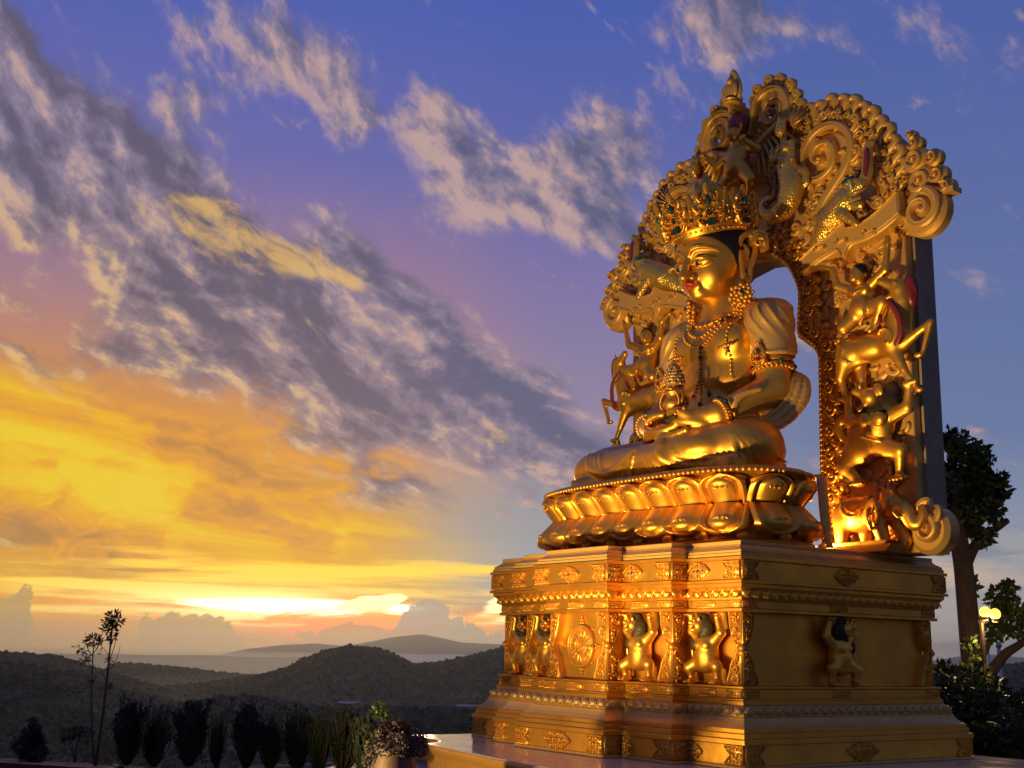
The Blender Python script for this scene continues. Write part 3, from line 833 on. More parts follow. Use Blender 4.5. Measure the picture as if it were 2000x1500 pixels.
# ---- rows of lapping leaves on the two leaf courses
def leaf_mesh(mat):
    S = Sculpt((-.11, -.075, -.075), (.11, .03, .075), .0085)
    S.ell((-.012, -.012, 0), (.072, .042, .056), .01, rot=(0, -24, 0))
    S.chain([(-.085, -.012, -.050), (.0, -.035, -.052), (.06, -.035, -.02), (.085, -.02, .05)], [.012, .014, .013, .008], .008, n=3)
    S.ell((.0, -.048, .005), (.026, .018, .02), .012)
    return S.mesh('moulding_leaf', mat)
LFG, LFB = leaf_mesh(GOLD), leaf_mesh(BRONZE)
for zc, k, tilt, me, sg in ((2.345, .085, -28, LFG, -1), (.972, .135, 26, LFB, 1)):
    for f in FRONT + RETURNS + SIDE:
        L = f[2]; a = -k if f[4] in ('ret',) else 0
        lo, hi = {'lionR': (-k + .02, L + k), 'wheel': (-k, L + k), 'lionL': (-k, L + k - .02), 'ret': (-k, L + 0), 'retl': (0, L + k), 'side': (-k, L + k)}[f[4]]
        if f[4] == 'lionR': lo = k * .6
        if f[4] == 'lionL': hi = L - k * .6
        n = max(1, round((hi - lo) / .165)); st = (hi - lo) / n
        for i in range(n):
            x = lo + (i + .5) * st
            flip = -1 if (x > L / 2) else 1
            if f[4] == 'side': flip = 1
            place('moulding_leaf', me, ped, at_face(f, x, zc, k), (R_(tilt), 0, R_(f[3])), (flip * st / .165, 1, sg * 1.0))

# ------------------------------------------------------------------ lotus throne
LX, LY, LZ = -2.48, 1.12, 2.993
lotus = thing('lotus_throne', 'gilded double lotus throne with curling petals and a bead rim on top of the pedestal', 'lotus throne', (LX, LY, LZ))
def sup(t, a, b, n=3.0):
    c, s = math.cos(t), math.sin(t)
    nb, bb = (n, b) if s < 0 else (2.3, b * 1.18)
    nn = n if s < 0 else 2.3
    return a * math.copysign(abs(c) ** (2 / nn), c), bb * math.copysign(abs(s) ** (2 / nn), s)
def oval(a, b, num):
    """evenly spaced points with outward angle along the oval"""
    tt = np.linspace(0, 2 * math.pi, 2401); P = np.array([sup(t, a, b) for t in tt])
    d = np.concatenate([[0], np.cumsum(np.linalg.norm(np.diff(P, axis=0), axis=1))])
    out = []
    for i in range(num):
        s = d[-1] * (i + .5) / num; j = min(max(int(np.searchsorted(d, s)), 3), len(P) - 4)
        tg = P[j + 3] - P[j - 3]; out.append((P[j][0], P[j][1], math.atan2(tg[1], tg[0])))
    return out
core = MB(); N_ = 120
prof = [(0, .0), (.02, .06), (.0, .075), (-.10, .10), (-.22, .40), (-.27, .53), (-.20, .62), (-.12, .86), (-.02, .945), (.0, .95), (.0, .985), (-.02, 1.0), (-.06, 1.035), (-.10, 1.042)]
vs = []; fs = []
for k, z in prof:
    for i in range(N_):
        x, y = sup(2 * math.pi * i / N_, 2.36 + k, 1.02 + k); vs.append((x, y, z))
for j in range(len(prof) - 1):
    for i in range(N_): fs.append((j * N_ + i, j * N_ + (i + 1) % N_, (j + 1) * N_ + (i + 1) % N_, (j + 1) * N_ + i))
fs.append(tuple((len(prof) - 1) * N_ + i for i in range(N_))); fs.append(tuple(range(N_))[::-1])
core.add(vs, fs); core.obj('lotus_core', GOLD, lotus, sharp=35)

def petal_mesh(Wd, H, lower, seed):
    nu, nv = 25, 22; vs = []; fs = []
    for j in range(nv + 1):
        v = j / nv
        w = Wd * .5 * float(np.interp(v, [0, .12, .3, .5, .68, .82, .92, .97, 1.0], [.86, .92, .97, 1.0, .98, .86, .62, .40, .14]))
        for i in range(nu + 1):
            u = 2 * i / nu - 1
            rho = math.sqrt((u * (1.0 if v < .62 else 1.0)) ** 2 * .98 + max(0, (v - .56) / .46) ** 2)
            out = float(np.interp(v, [0, .2, .4, .6, .78, .9, 1], [0, .075, .15, .20, .225, .205, .11] if lower else [0, .06, .13, .19, .235, .245, .17]))
            d = out + .035 * (1 - min(rho, 1) ** 2)
            d += .058 * math.exp(-((rho - .86) / .09) ** 2) - .042 * math.exp(-((rho - .68) / .07) ** 2)
            d += .085 * max(0, 1 - (rho / .60) ** 2) ** .7 if rho < .60 else 0
            if rho > .97: d -= min(.09, (rho - .97) * .9)
            z = v * H
            if lower: z -= .028 * math.exp(-(u / .30) ** 2) * max(0, (v - .8) / .2) * -1 * -1
            vs.append((u * w, -d, z))
    for j in range(nv):
        for i in range(nu):
            a = j * (nu + 1) + i; fs.append((a, a + 1, a + nu + 2, a + nu + 1))
    mb = MB(); mb.add(vs, fs)
    for s in (1, -1):
        volute(mb, s * .040, H * .50, .034, 90, s, .020, -.285, 1.1, .010, 12)
        leaf(mb, s * .05, H * .46, 90 - s * 70, .06, .014, .014, -.275, s)
    me = mb.mesh('lotus_petal', GOLD)
    if lower:
        for v_ in me.vertices: v_.co.z = -v_.co.z
        me.flip_normals()
    return me
PU, PL = petal_mesh(.65, .40, False, 1), petal_mesh(.665, .44, True, 2)
NPU = 20
for x, y, a in oval(2.12, .80, NPU): place('lotus_petal', PU, lotus, (x, y, .535), (0, 0, a))
for x, y, a in oval(2.16, .84, NPU): place('lotus_petal', PL, lotus, (x, y, .55), (0, 0, a), (1.02, 1.1, 1))
tp = MB(); tp.ball((0, -.015, 0), .085, 10, 7, (1.2, .8, 1)); tp.tube([(0, -.03, .03), (0, -.05, .085)], [.05, .004], 8)
tip = tp.mesh('petal_tip', GOLD)
po = oval(2.22, .90, NPU * 2)
for i in range(0, NPU * 2, 2):
    x, y, a = po[i + 1]; place('petal_tip', tip, lotus, (x, y, .865), (0, 0, a))
po = oval(2.30, .96, NPU * 2)
for i in range(0, NPU * 2, 2):
    x, y, a = po[i + 1]; place('petal_tip', tip, lotus, (x, y, .125), (0, 0, a), (1, 1, -.8))
bd = MB(); bd.ball((0, 0, 0), .0345, 10, 7); bead = bd.mesh('rim_bead', GOLD)
for x, y, a in oval(2.375, 1.035, 150): place('rim_bead', bead, lotus, (x, y, .968), (0, 0, a))

# ------------------------------------------------------------------ the seated figure
BO = (-2.0, 1.75, 4.034)
bud = thing('seated_statue', 'large gilded seated figure with crown, necklaces and hands resting in its lap on the lotus', 'statue', BO)
S = Sculpt((-2.75, -1.5, -.03), (2.15, .85, 3.02), .025)
S.ell((0, .10, .45), (.95, .62, .45), .1)                                    # seat
S.ell((0, .06, 1.05), (.64, .46, .62), .12)                                  # waist
S.ell((0, .02, 1.95), (.80, .48, .60), .16)                                  # chest
S.ell((.36, -.26, 2.05), (.37, .22, .28), .10); S.ell((-.36, -.26, 2.05), (.37, .22, .28), .10)
S.ell((0, .0, 1.50), (.72, .46, .40), .15)
S.ell((0, -.36, .98), (.40, .14, .34), .12)                                  # belly
for s in (1, -1):
    S.cap((s * .15, .08, 2.60), (s * .78, .08, 2.40), .22, .24, .14)
    S.ell((s * .88, .08, 2.26), (.32, .33, .33), .08)
    S.cap((s * .93, .06, 2.20), (s * 1.04, -.04, 1.28), .29, .245, .06)
    S.cap((s * 1.05, -.04, 1.22), (s * .74, -.82, .84), .275, .165, .06)
    S.cap((s * .74, -.82, .84), (s * .50, -.98, .80), .165, .15, .05)
S.cap((0, .02, 2.40), (0, .0, 2.92), .315, .295, .10)
for z in (2.62, 2.70, 2.78): S.chain([(-.36, -.05, z + .02), (-.2, -.34, z - .01), (0, -.39, z - .025), (.2, -.34, z - .01), (.36, -.05, z + .02)], .010, .012, cut=True)
# legs: thighs and crossed shins
S.cap((.5, .0, .42), (1.02, -.45, .38), .46, .42, .10); S.cap((-.5, .0, .42), (-1.85, -.60, .36), .44, .36, .10)
S.ell((1.04, -.58, .36), (.42, .44, .38), .06); S.ell((-2.02, -.66, .31), (.42, .36, .33), .08)
S.cap((-2.10, -.74, .30), (.10, -1.20, .26), .32, .24, .05)                  # far shin lies in front
S.cap((1.0, -.72, .36), (.05, -1.12, .38), .37, .24, .06)                   # near shin on top
S.ell((.45, -1.0, .34), (.55, .35, .26), .06)
S.ell((.12, -1.24, .23), (.34, .16, .16), .04)                               # foot
S.slab((-.45, -.62, .08), (1.75, .55, .10), .06, .06)
# folds of the skirt, laid on the legs' own surface
BS = S
def front_y(x, z, off=0.0):
    """depth of the figure's front surface at (x, z)"""
    i = int(round((x - BS.lo[0]) / BS.h)); k = int(round((z - BS.lo[2]) / BS.h))
    col = BS.D[min(max(i, 0), BS.n[0] - 1), :, min(max(k, 0), BS.n[2] - 1)]
    w_ = np.where(col < 0)[0]
    if len(w_) == 0 or w_[0] == 0: return -off
    j = w_[0]; return BS.ax[1][j - 1] + BS.h * col[j - 1] / (col[j - 1] - col[j]) - off
def fold(P2, rad, k=.022, cut=False):
    P = crv(P2, 5); Y = np.array([front_y(x, z) for x, z in P]); Y = np.convolve(np.pad(Y, 4, 'edge'), np.ones(9) / 9, 'valid')
    rr = np.interp(np.linspace(0, 1, len(P)), np.linspace(0, 1, len(rad)), rad)
    FOLDS.append((np.stack([P[:, 0], Y + (rr * .25), P[:, 1]], 1), rr, k, cut))
FOLDS = []
for q in range(4):
    x0 = -1.98 + .13 * q
    fold([(x0, .60 - .02 * q), (x0 + .10, .44), (x0 + .32, .27 - .03 * q), (x0 + .70, .17 + .01 * q), (x0 + 1.02, .26 + .05 * q), (x0 + 1.16, .44)], [.014, .042, .052, .050, .036, .010])
for q in range(4): fold([(-1.16 + .10 * q, .05), (-1.02 + .09 * q, .20), (-.80 + .06 * q, .44)], [.024, .024, .008])
fold([(-.42, .56), (-.50, .40), (-.56, .22), (-.64, .04)], [.03, .03, .03, .03]); fold([(-.36, .56), (-.44, .40), (-.50, .22), (-.58, .04)], [.016] * 4, .012, True)
fold([(.98, .08), (.62, .09), (.30, .15), (.14, .28), (.16, .44)], [.016, .040, .056, .056, .034], .03)
fold([(1.0, .17), (.70, .18), (.44, .24), (.34, .34)], [.010, .024, .030, .020], .03)
for q in range(3): fold([(.14 - q * .09, .05), (.02 - q * .09, .18), (.02 - q * .06, .34)], [.026, .028, .014])
for q in range(4): fold([(1.10 + q * .07, .52 - q * .02), (1.22 + q * .06, .36), (1.27 + q * .05, .14)], [.010, .026, .020])
for P_, rr_f, k_f, c_f in FOLDS:
    for i in range(len(P_) - 1): S.cap(P_[i], P_[i + 1], rr_f[i], rr_f[i + 1], k_f, c_f)
# hem at the waist
S.chain([(-.66, -.02, .74), (-.46, -.40, .72), (0, -.52, .70), (.46, -.40, .72), (.66, -.02, .74)], .05, .03)
# hands: left over right, palms up, thumbs meeting
S.ell((.34, -1.02, .75), (.34, .20, .105), .05, rot=(0, 10, 12)); S.ell((-.30, -1.0, .68), (.34, .19, .10), .05, rot=(0, -10, -12))
for q in range(4):
    y = -1.22 + q * .105; L_ = (.50, .56, .54, .46)[q]
    S.chain([(.22, y + .05, .70 - .01 * q), (.0, y, .655), (-.22, y, .665), (.22 - L_ * 1.15, y + .02, .73)], [.062, .060, .056, .045], .012, n=3)
    S.chain([(-.16, y + .04, .60), (.05, y - .01, .555), (.25, y - .01, .56), (.08 + L_ * .78, y + .02, .61)], [.060, .058, .054, .044], .012, n=3)
S.chain([(.46, -1.10, .80), (.34, -1.17, .88), (.20, -1.17, .91), (.07, -1.15, .90)], [.085, .072, .058, .046], .02, n=3)
S.chain([(-.44, -1.08, .74), (-.36, -1.16, .85), (-.20, -1.17, .90), (-.05, -1.15, .90)], [.085, .072, .058, .046], .02, n=3)
body = place('body', S.mesh('body', GOLD), bud)

# ---- head
H = Sculpt((-.72, -.86, 2.55), (.72, .62, 4.15), .0125)
H.ell((0, .02, 3.45), (.52, .54, .60), .05)
H.ell((0, -.16, 3.24), (.455, .43, .52), .10)
H.ell((0, -.20, 3.02), (.355, .35, .29), .12)
for s in (1, -1): H.ell((s * .20, -.35, 3.10), (.19, .165, .22), .14)
H.ell((0, -.24, 3.52), (.44, .37, .34), .10)
H.ell((0, -.50, 2.835), (.14, .11, .09), .09)
H.ell((0, -.30, 2.81), (.22, .23, .10), .10)
for s in (1, -1): H.ell((s * .22, -.68, 3.30), (.17, .085, .085), .06, cut=True)
H.cap((0, -.56, 3.45), (0, -.745, 3.10), .040, .062, .035)
H.ell((0, -.745, 3.085), (.066, .06, .052), .025)
for s in (1, -1):
    H.ell((s * .085, -.63, 3.065), (.055, .07, .045), .025)
    H.chain([(s * .035, -.60, 3.40), (s * .13, -.625, 3.475), (s * .25, -.58, 3.49), (s * .36, -.47, 3.455), (s * .43, -.35, 3.39)], [.016, .020, .020, .016, .008], .03)
    H.ell((s * .215, -.485, 3.275), (.165, .115, .082), .02)
    H.chain([(s * .055, -.575, 3.262), (s * .13, -.612, 3.315), (s * .22, -.605, 3.335), (s * .32, -.54, 3.315), (s * .41, -.43, 3.285)], [.012, .020, .022, .019, .008], .014)
    H.chain([(s * .06, -.575, 3.25), (s * .14, -.598, 3.222), (s * .23, -.588, 3.215), (s * .33, -.52, 3.24)], [.010, .014, .014, .008], .014)
    # ears with long lobes
    H.chain([(s * .505, -.02, 3.42), (s * .545, .03, 3.55), (s * .60, .15, 3.60), (s * .625, .22, 3.48), (s * .59, .19, 3.28), (s * .555, .10, 3.10), (s * .535, .04, 2.92), (s * .525, -.03, 2.88), (s * .52, -.05, 3.0), (s * .52, -.03, 3.2), (s * .515, -.03, 3.36)], [.04, .042, .042, .042, .042, .042, .045, .045, .038, .034, .034], .014)
    H.chain([(s * .53, .06, 3.44), (s * .55, .11, 3.36), (s * .54, .06, 3.22)], .028, .02)
    H.ell((s * .515, .06, 3.30), (.03, .10, .22), .02)
H.ell((0, -.585, 2.935), (.15, .05, .08), .05)
H.chain([(-.10, -.655, 2.845), (0, -.66, 2.835), (.10, -.655, 2.845)], .02, .03, cut=True)
H.ell((0, -.585, 3.585), (.026, .02, .034), .008)
H.cap((0, .02, 2.55), (0, .0, 2.95), .295, .285, .08)
_p = Vector((0, 0, 2.85)); HROT = Matrix.Rotation(R_(12), 3, 'X'); HOFF = _p + Vector((0, 0, .075)) - HROT @ _p
head = place('head', H.mesh('head', GOLD), bud, HOFF, (R_(12), 0, 0))
M = Sculpt((-.25, -.8, 2.82), (.25, -.5, 3.04), .008)
M.chain([(-.155, -.585, 2.950), (-.08, -.652, 2.966), (-.03, -.682, 2.985), (0, -.680, 2.974), (.03, -.682, 2.985), (.08, -.652, 2.966), (.155, -.585, 2.950)], [.010, .024, .027, .026, .027, .024, .010], .008)
M.chain([(-.125, -.598, 2.928), (-.05, -.660, 2.914), (0, -.668, 2.910), (.05, -.660, 2.914), (.125, -.598, 2.928)], [.012, .030, .034, .030, .012], .008)
M.chain([(-.13, -.64, 2.942), (0, -.712, 2.944), (.13, -.64, 2.942)], .007, .006, cut=True)
place('lips', M.mesh('lips', LIP), head, (0, -.13, 2.94 * .20 + .012), (0, 0, 0), (.84, .815, .80))
for s in (1, -1):
    E_ = Sculpt((-.2, -.2, -.1), (.2, .2, .1), .01); E_.ell((0, 0, 0), (.155, .117, .056), .01, rot=(0, 0, s * 18))
    place('eye', E_.mesh('eye', WHITEP), head, (s * .212, -.487, 3.268))
    e2 = MB(); e2.ball((0, 0, 0), .040, 12, 8, (1, .45, .95)); e2.obj('iris', BLACK, head, (s * .205 - .025, -.592, 3.262))
    br = MB(); br.tube(crv([(s * .035, -.612, 3.415), (s * .13, -.646, 3.492), (s * .25, -.600, 3.508), (s * .36, -.488, 3.472), (s * .43, -.366, 3.405)], 5), [.004] + [.0075] * 19 + [.004], 6); br.obj('eyebrow', BRONZE, head)
HB = Sculpt((-.75, -.85, 3.0), (.75, .7, 4.15), .0135)
HB.ell((0, .02, 3.46), (.548, .575, .635), .01)
HB.ell((0, -.22, 3.55), (.472, .40, .355), .06)
HB.ell((0, -.60, 3.185), (.70, .66, .505), .012, cut=True)
HB.ell((0, .75, 3.2), (.9, .52, .6), .012, cut=True)
HB.slab((0, 0, 2.9), (1, 1, .16), .01, .01, cut=True)
place('hair', HB.mesh('hair', BLACK), head)
dot = MB(); dot.ball((0, -.607, 3.585), .016, 8, 6, (1, .5, 1.3)); dot.obj('forehead_gem', REDG, head)

# ---- crown
crown = place('crown', None, bud, HROT @ Vector((0, -.02, 3.715)) + HOFF, (R_(12), 0, 0))
cb = MB(); NN = 64; vs = []; fs = []
pr = [(-.03, -.05), (-.005, -.048), (.0, -.03), (.03, .05), (.045, .10), (.03, .115), (-.06, .12)]
for d_, z in pr:
    for i in range(NN):
        t = 2 * math.pi * i / NN; vs.append(((.555 + d_) * math.cos(t), (.60 + d_) * math.sin(t) + .0, z + .02 * math.cos(2 * t)))
for j in range(len(pr) - 1):
    for i in range(NN): fs.append((j * NN + i, j * NN + (i + 1) % NN, (j + 1) * NN + (i + 1) % NN, (j + 1) * NN + i))
cb.add(vs, fs); cb.mesh('x', GOLD); co = place('crown_band', cb.mesh('crown_band', GOLD), crown)
st_ = MB()
for i in range(44):
    t = 2 * math.pi * i / 44; st_.ball((.572 * math.cos(t), .618 * math.sin(t), .0), .020, 6, 5)
o = st_.obj('bead_row', GOLDR, crown); o['kind'] = 'stuff'
def crown_leaf(w, h, seed):
    mb = MB(); r = random.Random(seed)
    half = [(0, 0), (.50, .02), (.62, .14), (.50, .26), (.66, .36), (.60, .50), (.44, .58), (.46, .70), (.28, .78), (.16, .90), (0, 1.0)]
    P = [(x * w, z * h) for x, z in half] + [(-x * w, z * h) for x, z in half[-2:0:-1]]
    mb.plate(P, .02, -.02, .008)
    for s in (1, -1):
        for x, z, rd, a in ((.40, .12, .13, 200), (.44, .38, .14, 30), (.30, .60, .12, 60), (.14, .78, .09, 90), (.20, .24, .08, 0)):
            volute(mb, s * x * w, z * h, rd * w * 1.1, a if s > 0 else 180 - a, s, .045, -.018, 1.2, rd * w * .24, 12)
        curl(mb, s * .30 * w, .02 * h, 90 - s * 40, .25 * h, .10 * w, s, .05, -.018, .02)
        for k in range(4): mb.stud(s * w * (.56 - .09 * k), h * (.30 + .14 * k), .022, .05, -.018, 6)
        leaf(mb, s * .55 * w, .40 * h, 90 - s * 40, .2 * h, .03, .04, -.01, s); leaf(mb, s * .35 * w, .64 * h, 90 - s * 35, .2 * h, .028, .04, -.01, s)
    for k in range(9):
        a = R_(40 * k); mb.stud(.115 * w * 1.5 * math.cos(a), .36 * h + .115 * w * 1.5 * math.sin(a), .022, .05, -.018, 6)
    leaf(mb, 0, .80 * h, 90, .30 * h, .05, .05, -.018, .1)
    mb.ball((0, -.02, h * 1.02), .035, 8, 6); mb.tube([(0, -.02, h * 1.02), (0, -.02, h * 1.14)], [.02, .004], 6)
    return mb.mesh('crown_leaf', GOLD)
tdm = MB(); tdm.lathe([(.0, -.06), (.045, -.03), (.052, 0), (.035, .05), (.004, .10)], 10); TD = tdm.mesh('teardrop_gem', BLUEG)
rgm = MB(); rgm.box(-.058, .058, -.02, .02, -.042, .042); RG = rgm.mesh('square_gem', BLUEG, smooth=False)
fgm = MB()
for k in range(6): fgm.ball((.036 * math.cos(R_(60 * k)), 0, .036 * math.sin(R_(60 * k))), .017, 6, 5)
FG = fgm.mesh('flower_gem', BLUEG)
CL1, CL2 = crown_leaf(.33, .58, 3), crown_leaf(.30, .52, 4)
for an, me, h in ((-90, CL1, .56), (-42, CL1, .56), (6, CL2, .50), (-138, CL1, .56), (174, CL2, .50), (-66, None, 0), (-18, None, 0), (-114, None, 0), (50, CL2, .50), (130, CL2, .50)):
    a = R_(an); x, y = .61 * math.cos(a), .655 * math.sin(a)
    if me is None:
        k_ = MB(); curl(k_, .02, 0, 80, .26, .06, 1, .05, 0, .03); curl(k_, -.02, 0, 100, .26, .06, -1, .05, 0, .03); leaf(k_, 0, .1, 90, .38, .06, .06, 0, .1)
        for q in range(3): k_.stud(0, .05 + .09 * q, .03, .06, -.02, 7)
        k_.obj('crown_spray', GOLD, crown, (x, y, .08), a + math.pi / 2); continue
    lf = place('crown_leaf', me, crown, (x, y, .03), (R_(7), 0, a + math.pi / 2))
    place('teardrop_gem', TD, lf, (0, -.055, h * .66)); place('flower_gem', FG, lf, (0, -.055, h * .37)); place('square_gem', RG, lf, (0, -.06, h * .10))
    place('gem', GEMR, lf, (.10, -.06, h * .08)); place('gem', GEMR, lf, (-.10, -.06, h * .08))
sp = MB()
for q in range(7):
    a = R_(88 + q * 15); b_ = Vector((-.42, -.30, .62)); d_ = Vector((math.cos(a) * .8, -.18, math.sin(a)))
    sp.tube([b_, b_ + d_ * .30], [.014, .011], 6); sp.ball(tuple(b_ + d_ * .30), .024, 7, 5)
sp.obj('stamen_fan', BLACK, crown)
kb = MB(); kb.lathe([(.36, .10), (.40, .22), (.36, .38), (.24, .50), (.20, .58), (.26, .66), (.20, .78), (.08, .86), (.03, .98), (.0, 1.0)], 20, (0, .1, 0)); kb.obj('hair_knot', GOLD, crown)
for s in (1, -1):
    rb = MB()
    for q in range(3): rb.rib(crv([(-.06, -.02 - .06 * q), (.04 + .02 * q, .05 - .05 * q), (.15, .02 - .07 * q), (.16, -.10 - .06 * q), (.06, -.14 - .05 * q)], 5), .045, .07, -.03 * q)
    volute(rb, .08, -.12, .10, 0, 1, .08, -.07, 1.2, .03)
    o = rb.obj('crown_ribbon', GOLD, crown, (s * .60, .24, -.16), R_(40 if s > 0 else 140)); 
# earrings
er = MB()
for k in range(26):
    a = k * 2.4; r_ = .035 * math.sqrt(k); er.ball((math.cos(a) * r_, -.06 - .03 * math.cos(r_ * 9), math.sin(a) * r_), .040 if k % 3 else .03, 7, 5)
er.ball((0, 0, 0), .15, 14, 10, (1, .45, 1)); er.tube([(0, 0, .1), (0, .02, .26)], [.05, .03], 8)
for k in range(7): er.ball((math.cos(R_(200 + k * 23)) * .19, -.01, math.sin(R_(200 + k * 23)) * .19), .032, 7, 5)
erm = er.mesh('earring', GOLDR)
for s in (1, -1):
    e = place('earring', erm, bud, (s * .52, -.10, 2.74), (0, 0, R_(38 * s)))
    place('gem', GEMB, e, (0, -.12, .02), (0, 0, 0), (1.3, 1, 1.3))

# ---- necklaces, laid on the chest
def strand(name, pts, r, gap, pend=()):
    P = crv(pts, 10); d = np.concatenate([[0], np.cumsum(np.linalg.norm(np.diff(P, axis=0), axis=1))])
    mb = MB(); k = max(2, int(d[-1] / gap))
    for s in np.linspace(0, d[-1], k):
        x = float(np.interp(s, d, P[:, 0])); z = float(np.interp(s, d, P[:, 1]))
        mb.ball((x, front_y(x, z, r * .5), z), r, 7, 5)
    o = mb.obj(name, GOLDR, bud); o['kind'] = 'stuff'; return o
strand('bead_necklace', [(.47, 2.62), (.36, 2.38), (.20, 2.22), (0, 2.15), (-.20, 2.22), (-.36, 2.38), (-.47, 2.62)], .030, .062)
strand('bead_necklace', [(.50, 2.58), (.42, 2.32), (.24, 2.10), (0, 2.00), (-.24, 2.10), (-.42, 2.32), (-.50, 2.58)], .026, .054)
strand('bead_necklace', [(.56, 2.56), (.56, 2.24), (.53, 1.95)], .026, .054); strand('bead_necklace', [(-.56, 2.56), (-.56, 2.24), (-.53, 1.95)], .026, .054)
strand('long_bead_chain', [(.53, 1.92), (.50, 1.6), (.56, 1.28), (.50, 1.0), (.26, .82)], .028, .060); strand('long_bead_chain', [(-.53, 1.92), (-.50, 1.6), (-.56, 1.28), (-.50, 1.0), (-.26, .82)], .028, .060)
strand('pendant_chain', [(.0, 1.98), (.0, 1.78), (.0, 1.62)], .026, .05); strand('pendant_chain', [(.0, 1.62), (.07, 1.44), (.16, 1.30)], .02, .04); strand('pendant_chain', [(0, 1.62), (0, 1.4), (.02, 1.16)], .02, .04); strand('pendant_chain', [(.0, 1.62), (-.07, 1.44), (-.16, 1.30)], .02, .04)
for s in (1, -1):
    cx_ = MB()
    for a in range(4): 
        for q in (1, 2): cx_.ball((math.cos(R_(90 * a)) * .055 * q, -.01, math.sin(R_(90 * a)) * .055 * q), .040 - .008 * q, 7, 5)
    cx_.ball((0, -.02, 0), .04, 8, 6)
    o = cx_.obj('flower_pendant', GOLDR, bud, (s * .53, front_y(s * .53, 1.90, .03), 1.92))
    for a in range(4): place('gem', GEMR, o, (math.cos(R_(90 * a)) * .145, -.01, math.sin(R_(90 * a)) * .145), (0, 0, 0), (.8, .8, .8))
for x, z, g in ((0, 1.84, GEMR), (.165, 1.27, GEMR), (.02, 1.12, GEMB), (-.165, 1.27, GEMR)): place('pendant_gem', g, bud, (x, front_y(x, z, .02), z), (0, 0, 0), (1.2, 1, 1.8))
ck = MB(); P = crv([(.50, 2.60), (.30, 2.42), (0, 2.34), (-.30, 2.42), (-.50, 2.60)], 8)
ck.tube([(x, front_y(x, z, -.005), z) for x, z in P], .035, 7, .7)
for q in range(0, len(P), 3): ck.ball((P[q][0], front_y(P[q][0], P[q][1], .03), P[q][1]), .035, 7, 5)
ck.obj('collar', GOLD, bud)
cl = MB()
for q in range(16): cl.ball((-.30 + .04 * q, front_y(-.30 + .04 * q, .80, .02) , .80 + .02 * math.sin(q)), .034, 7, 5)
cl.obj('belt_clasp', GREEN, bud)

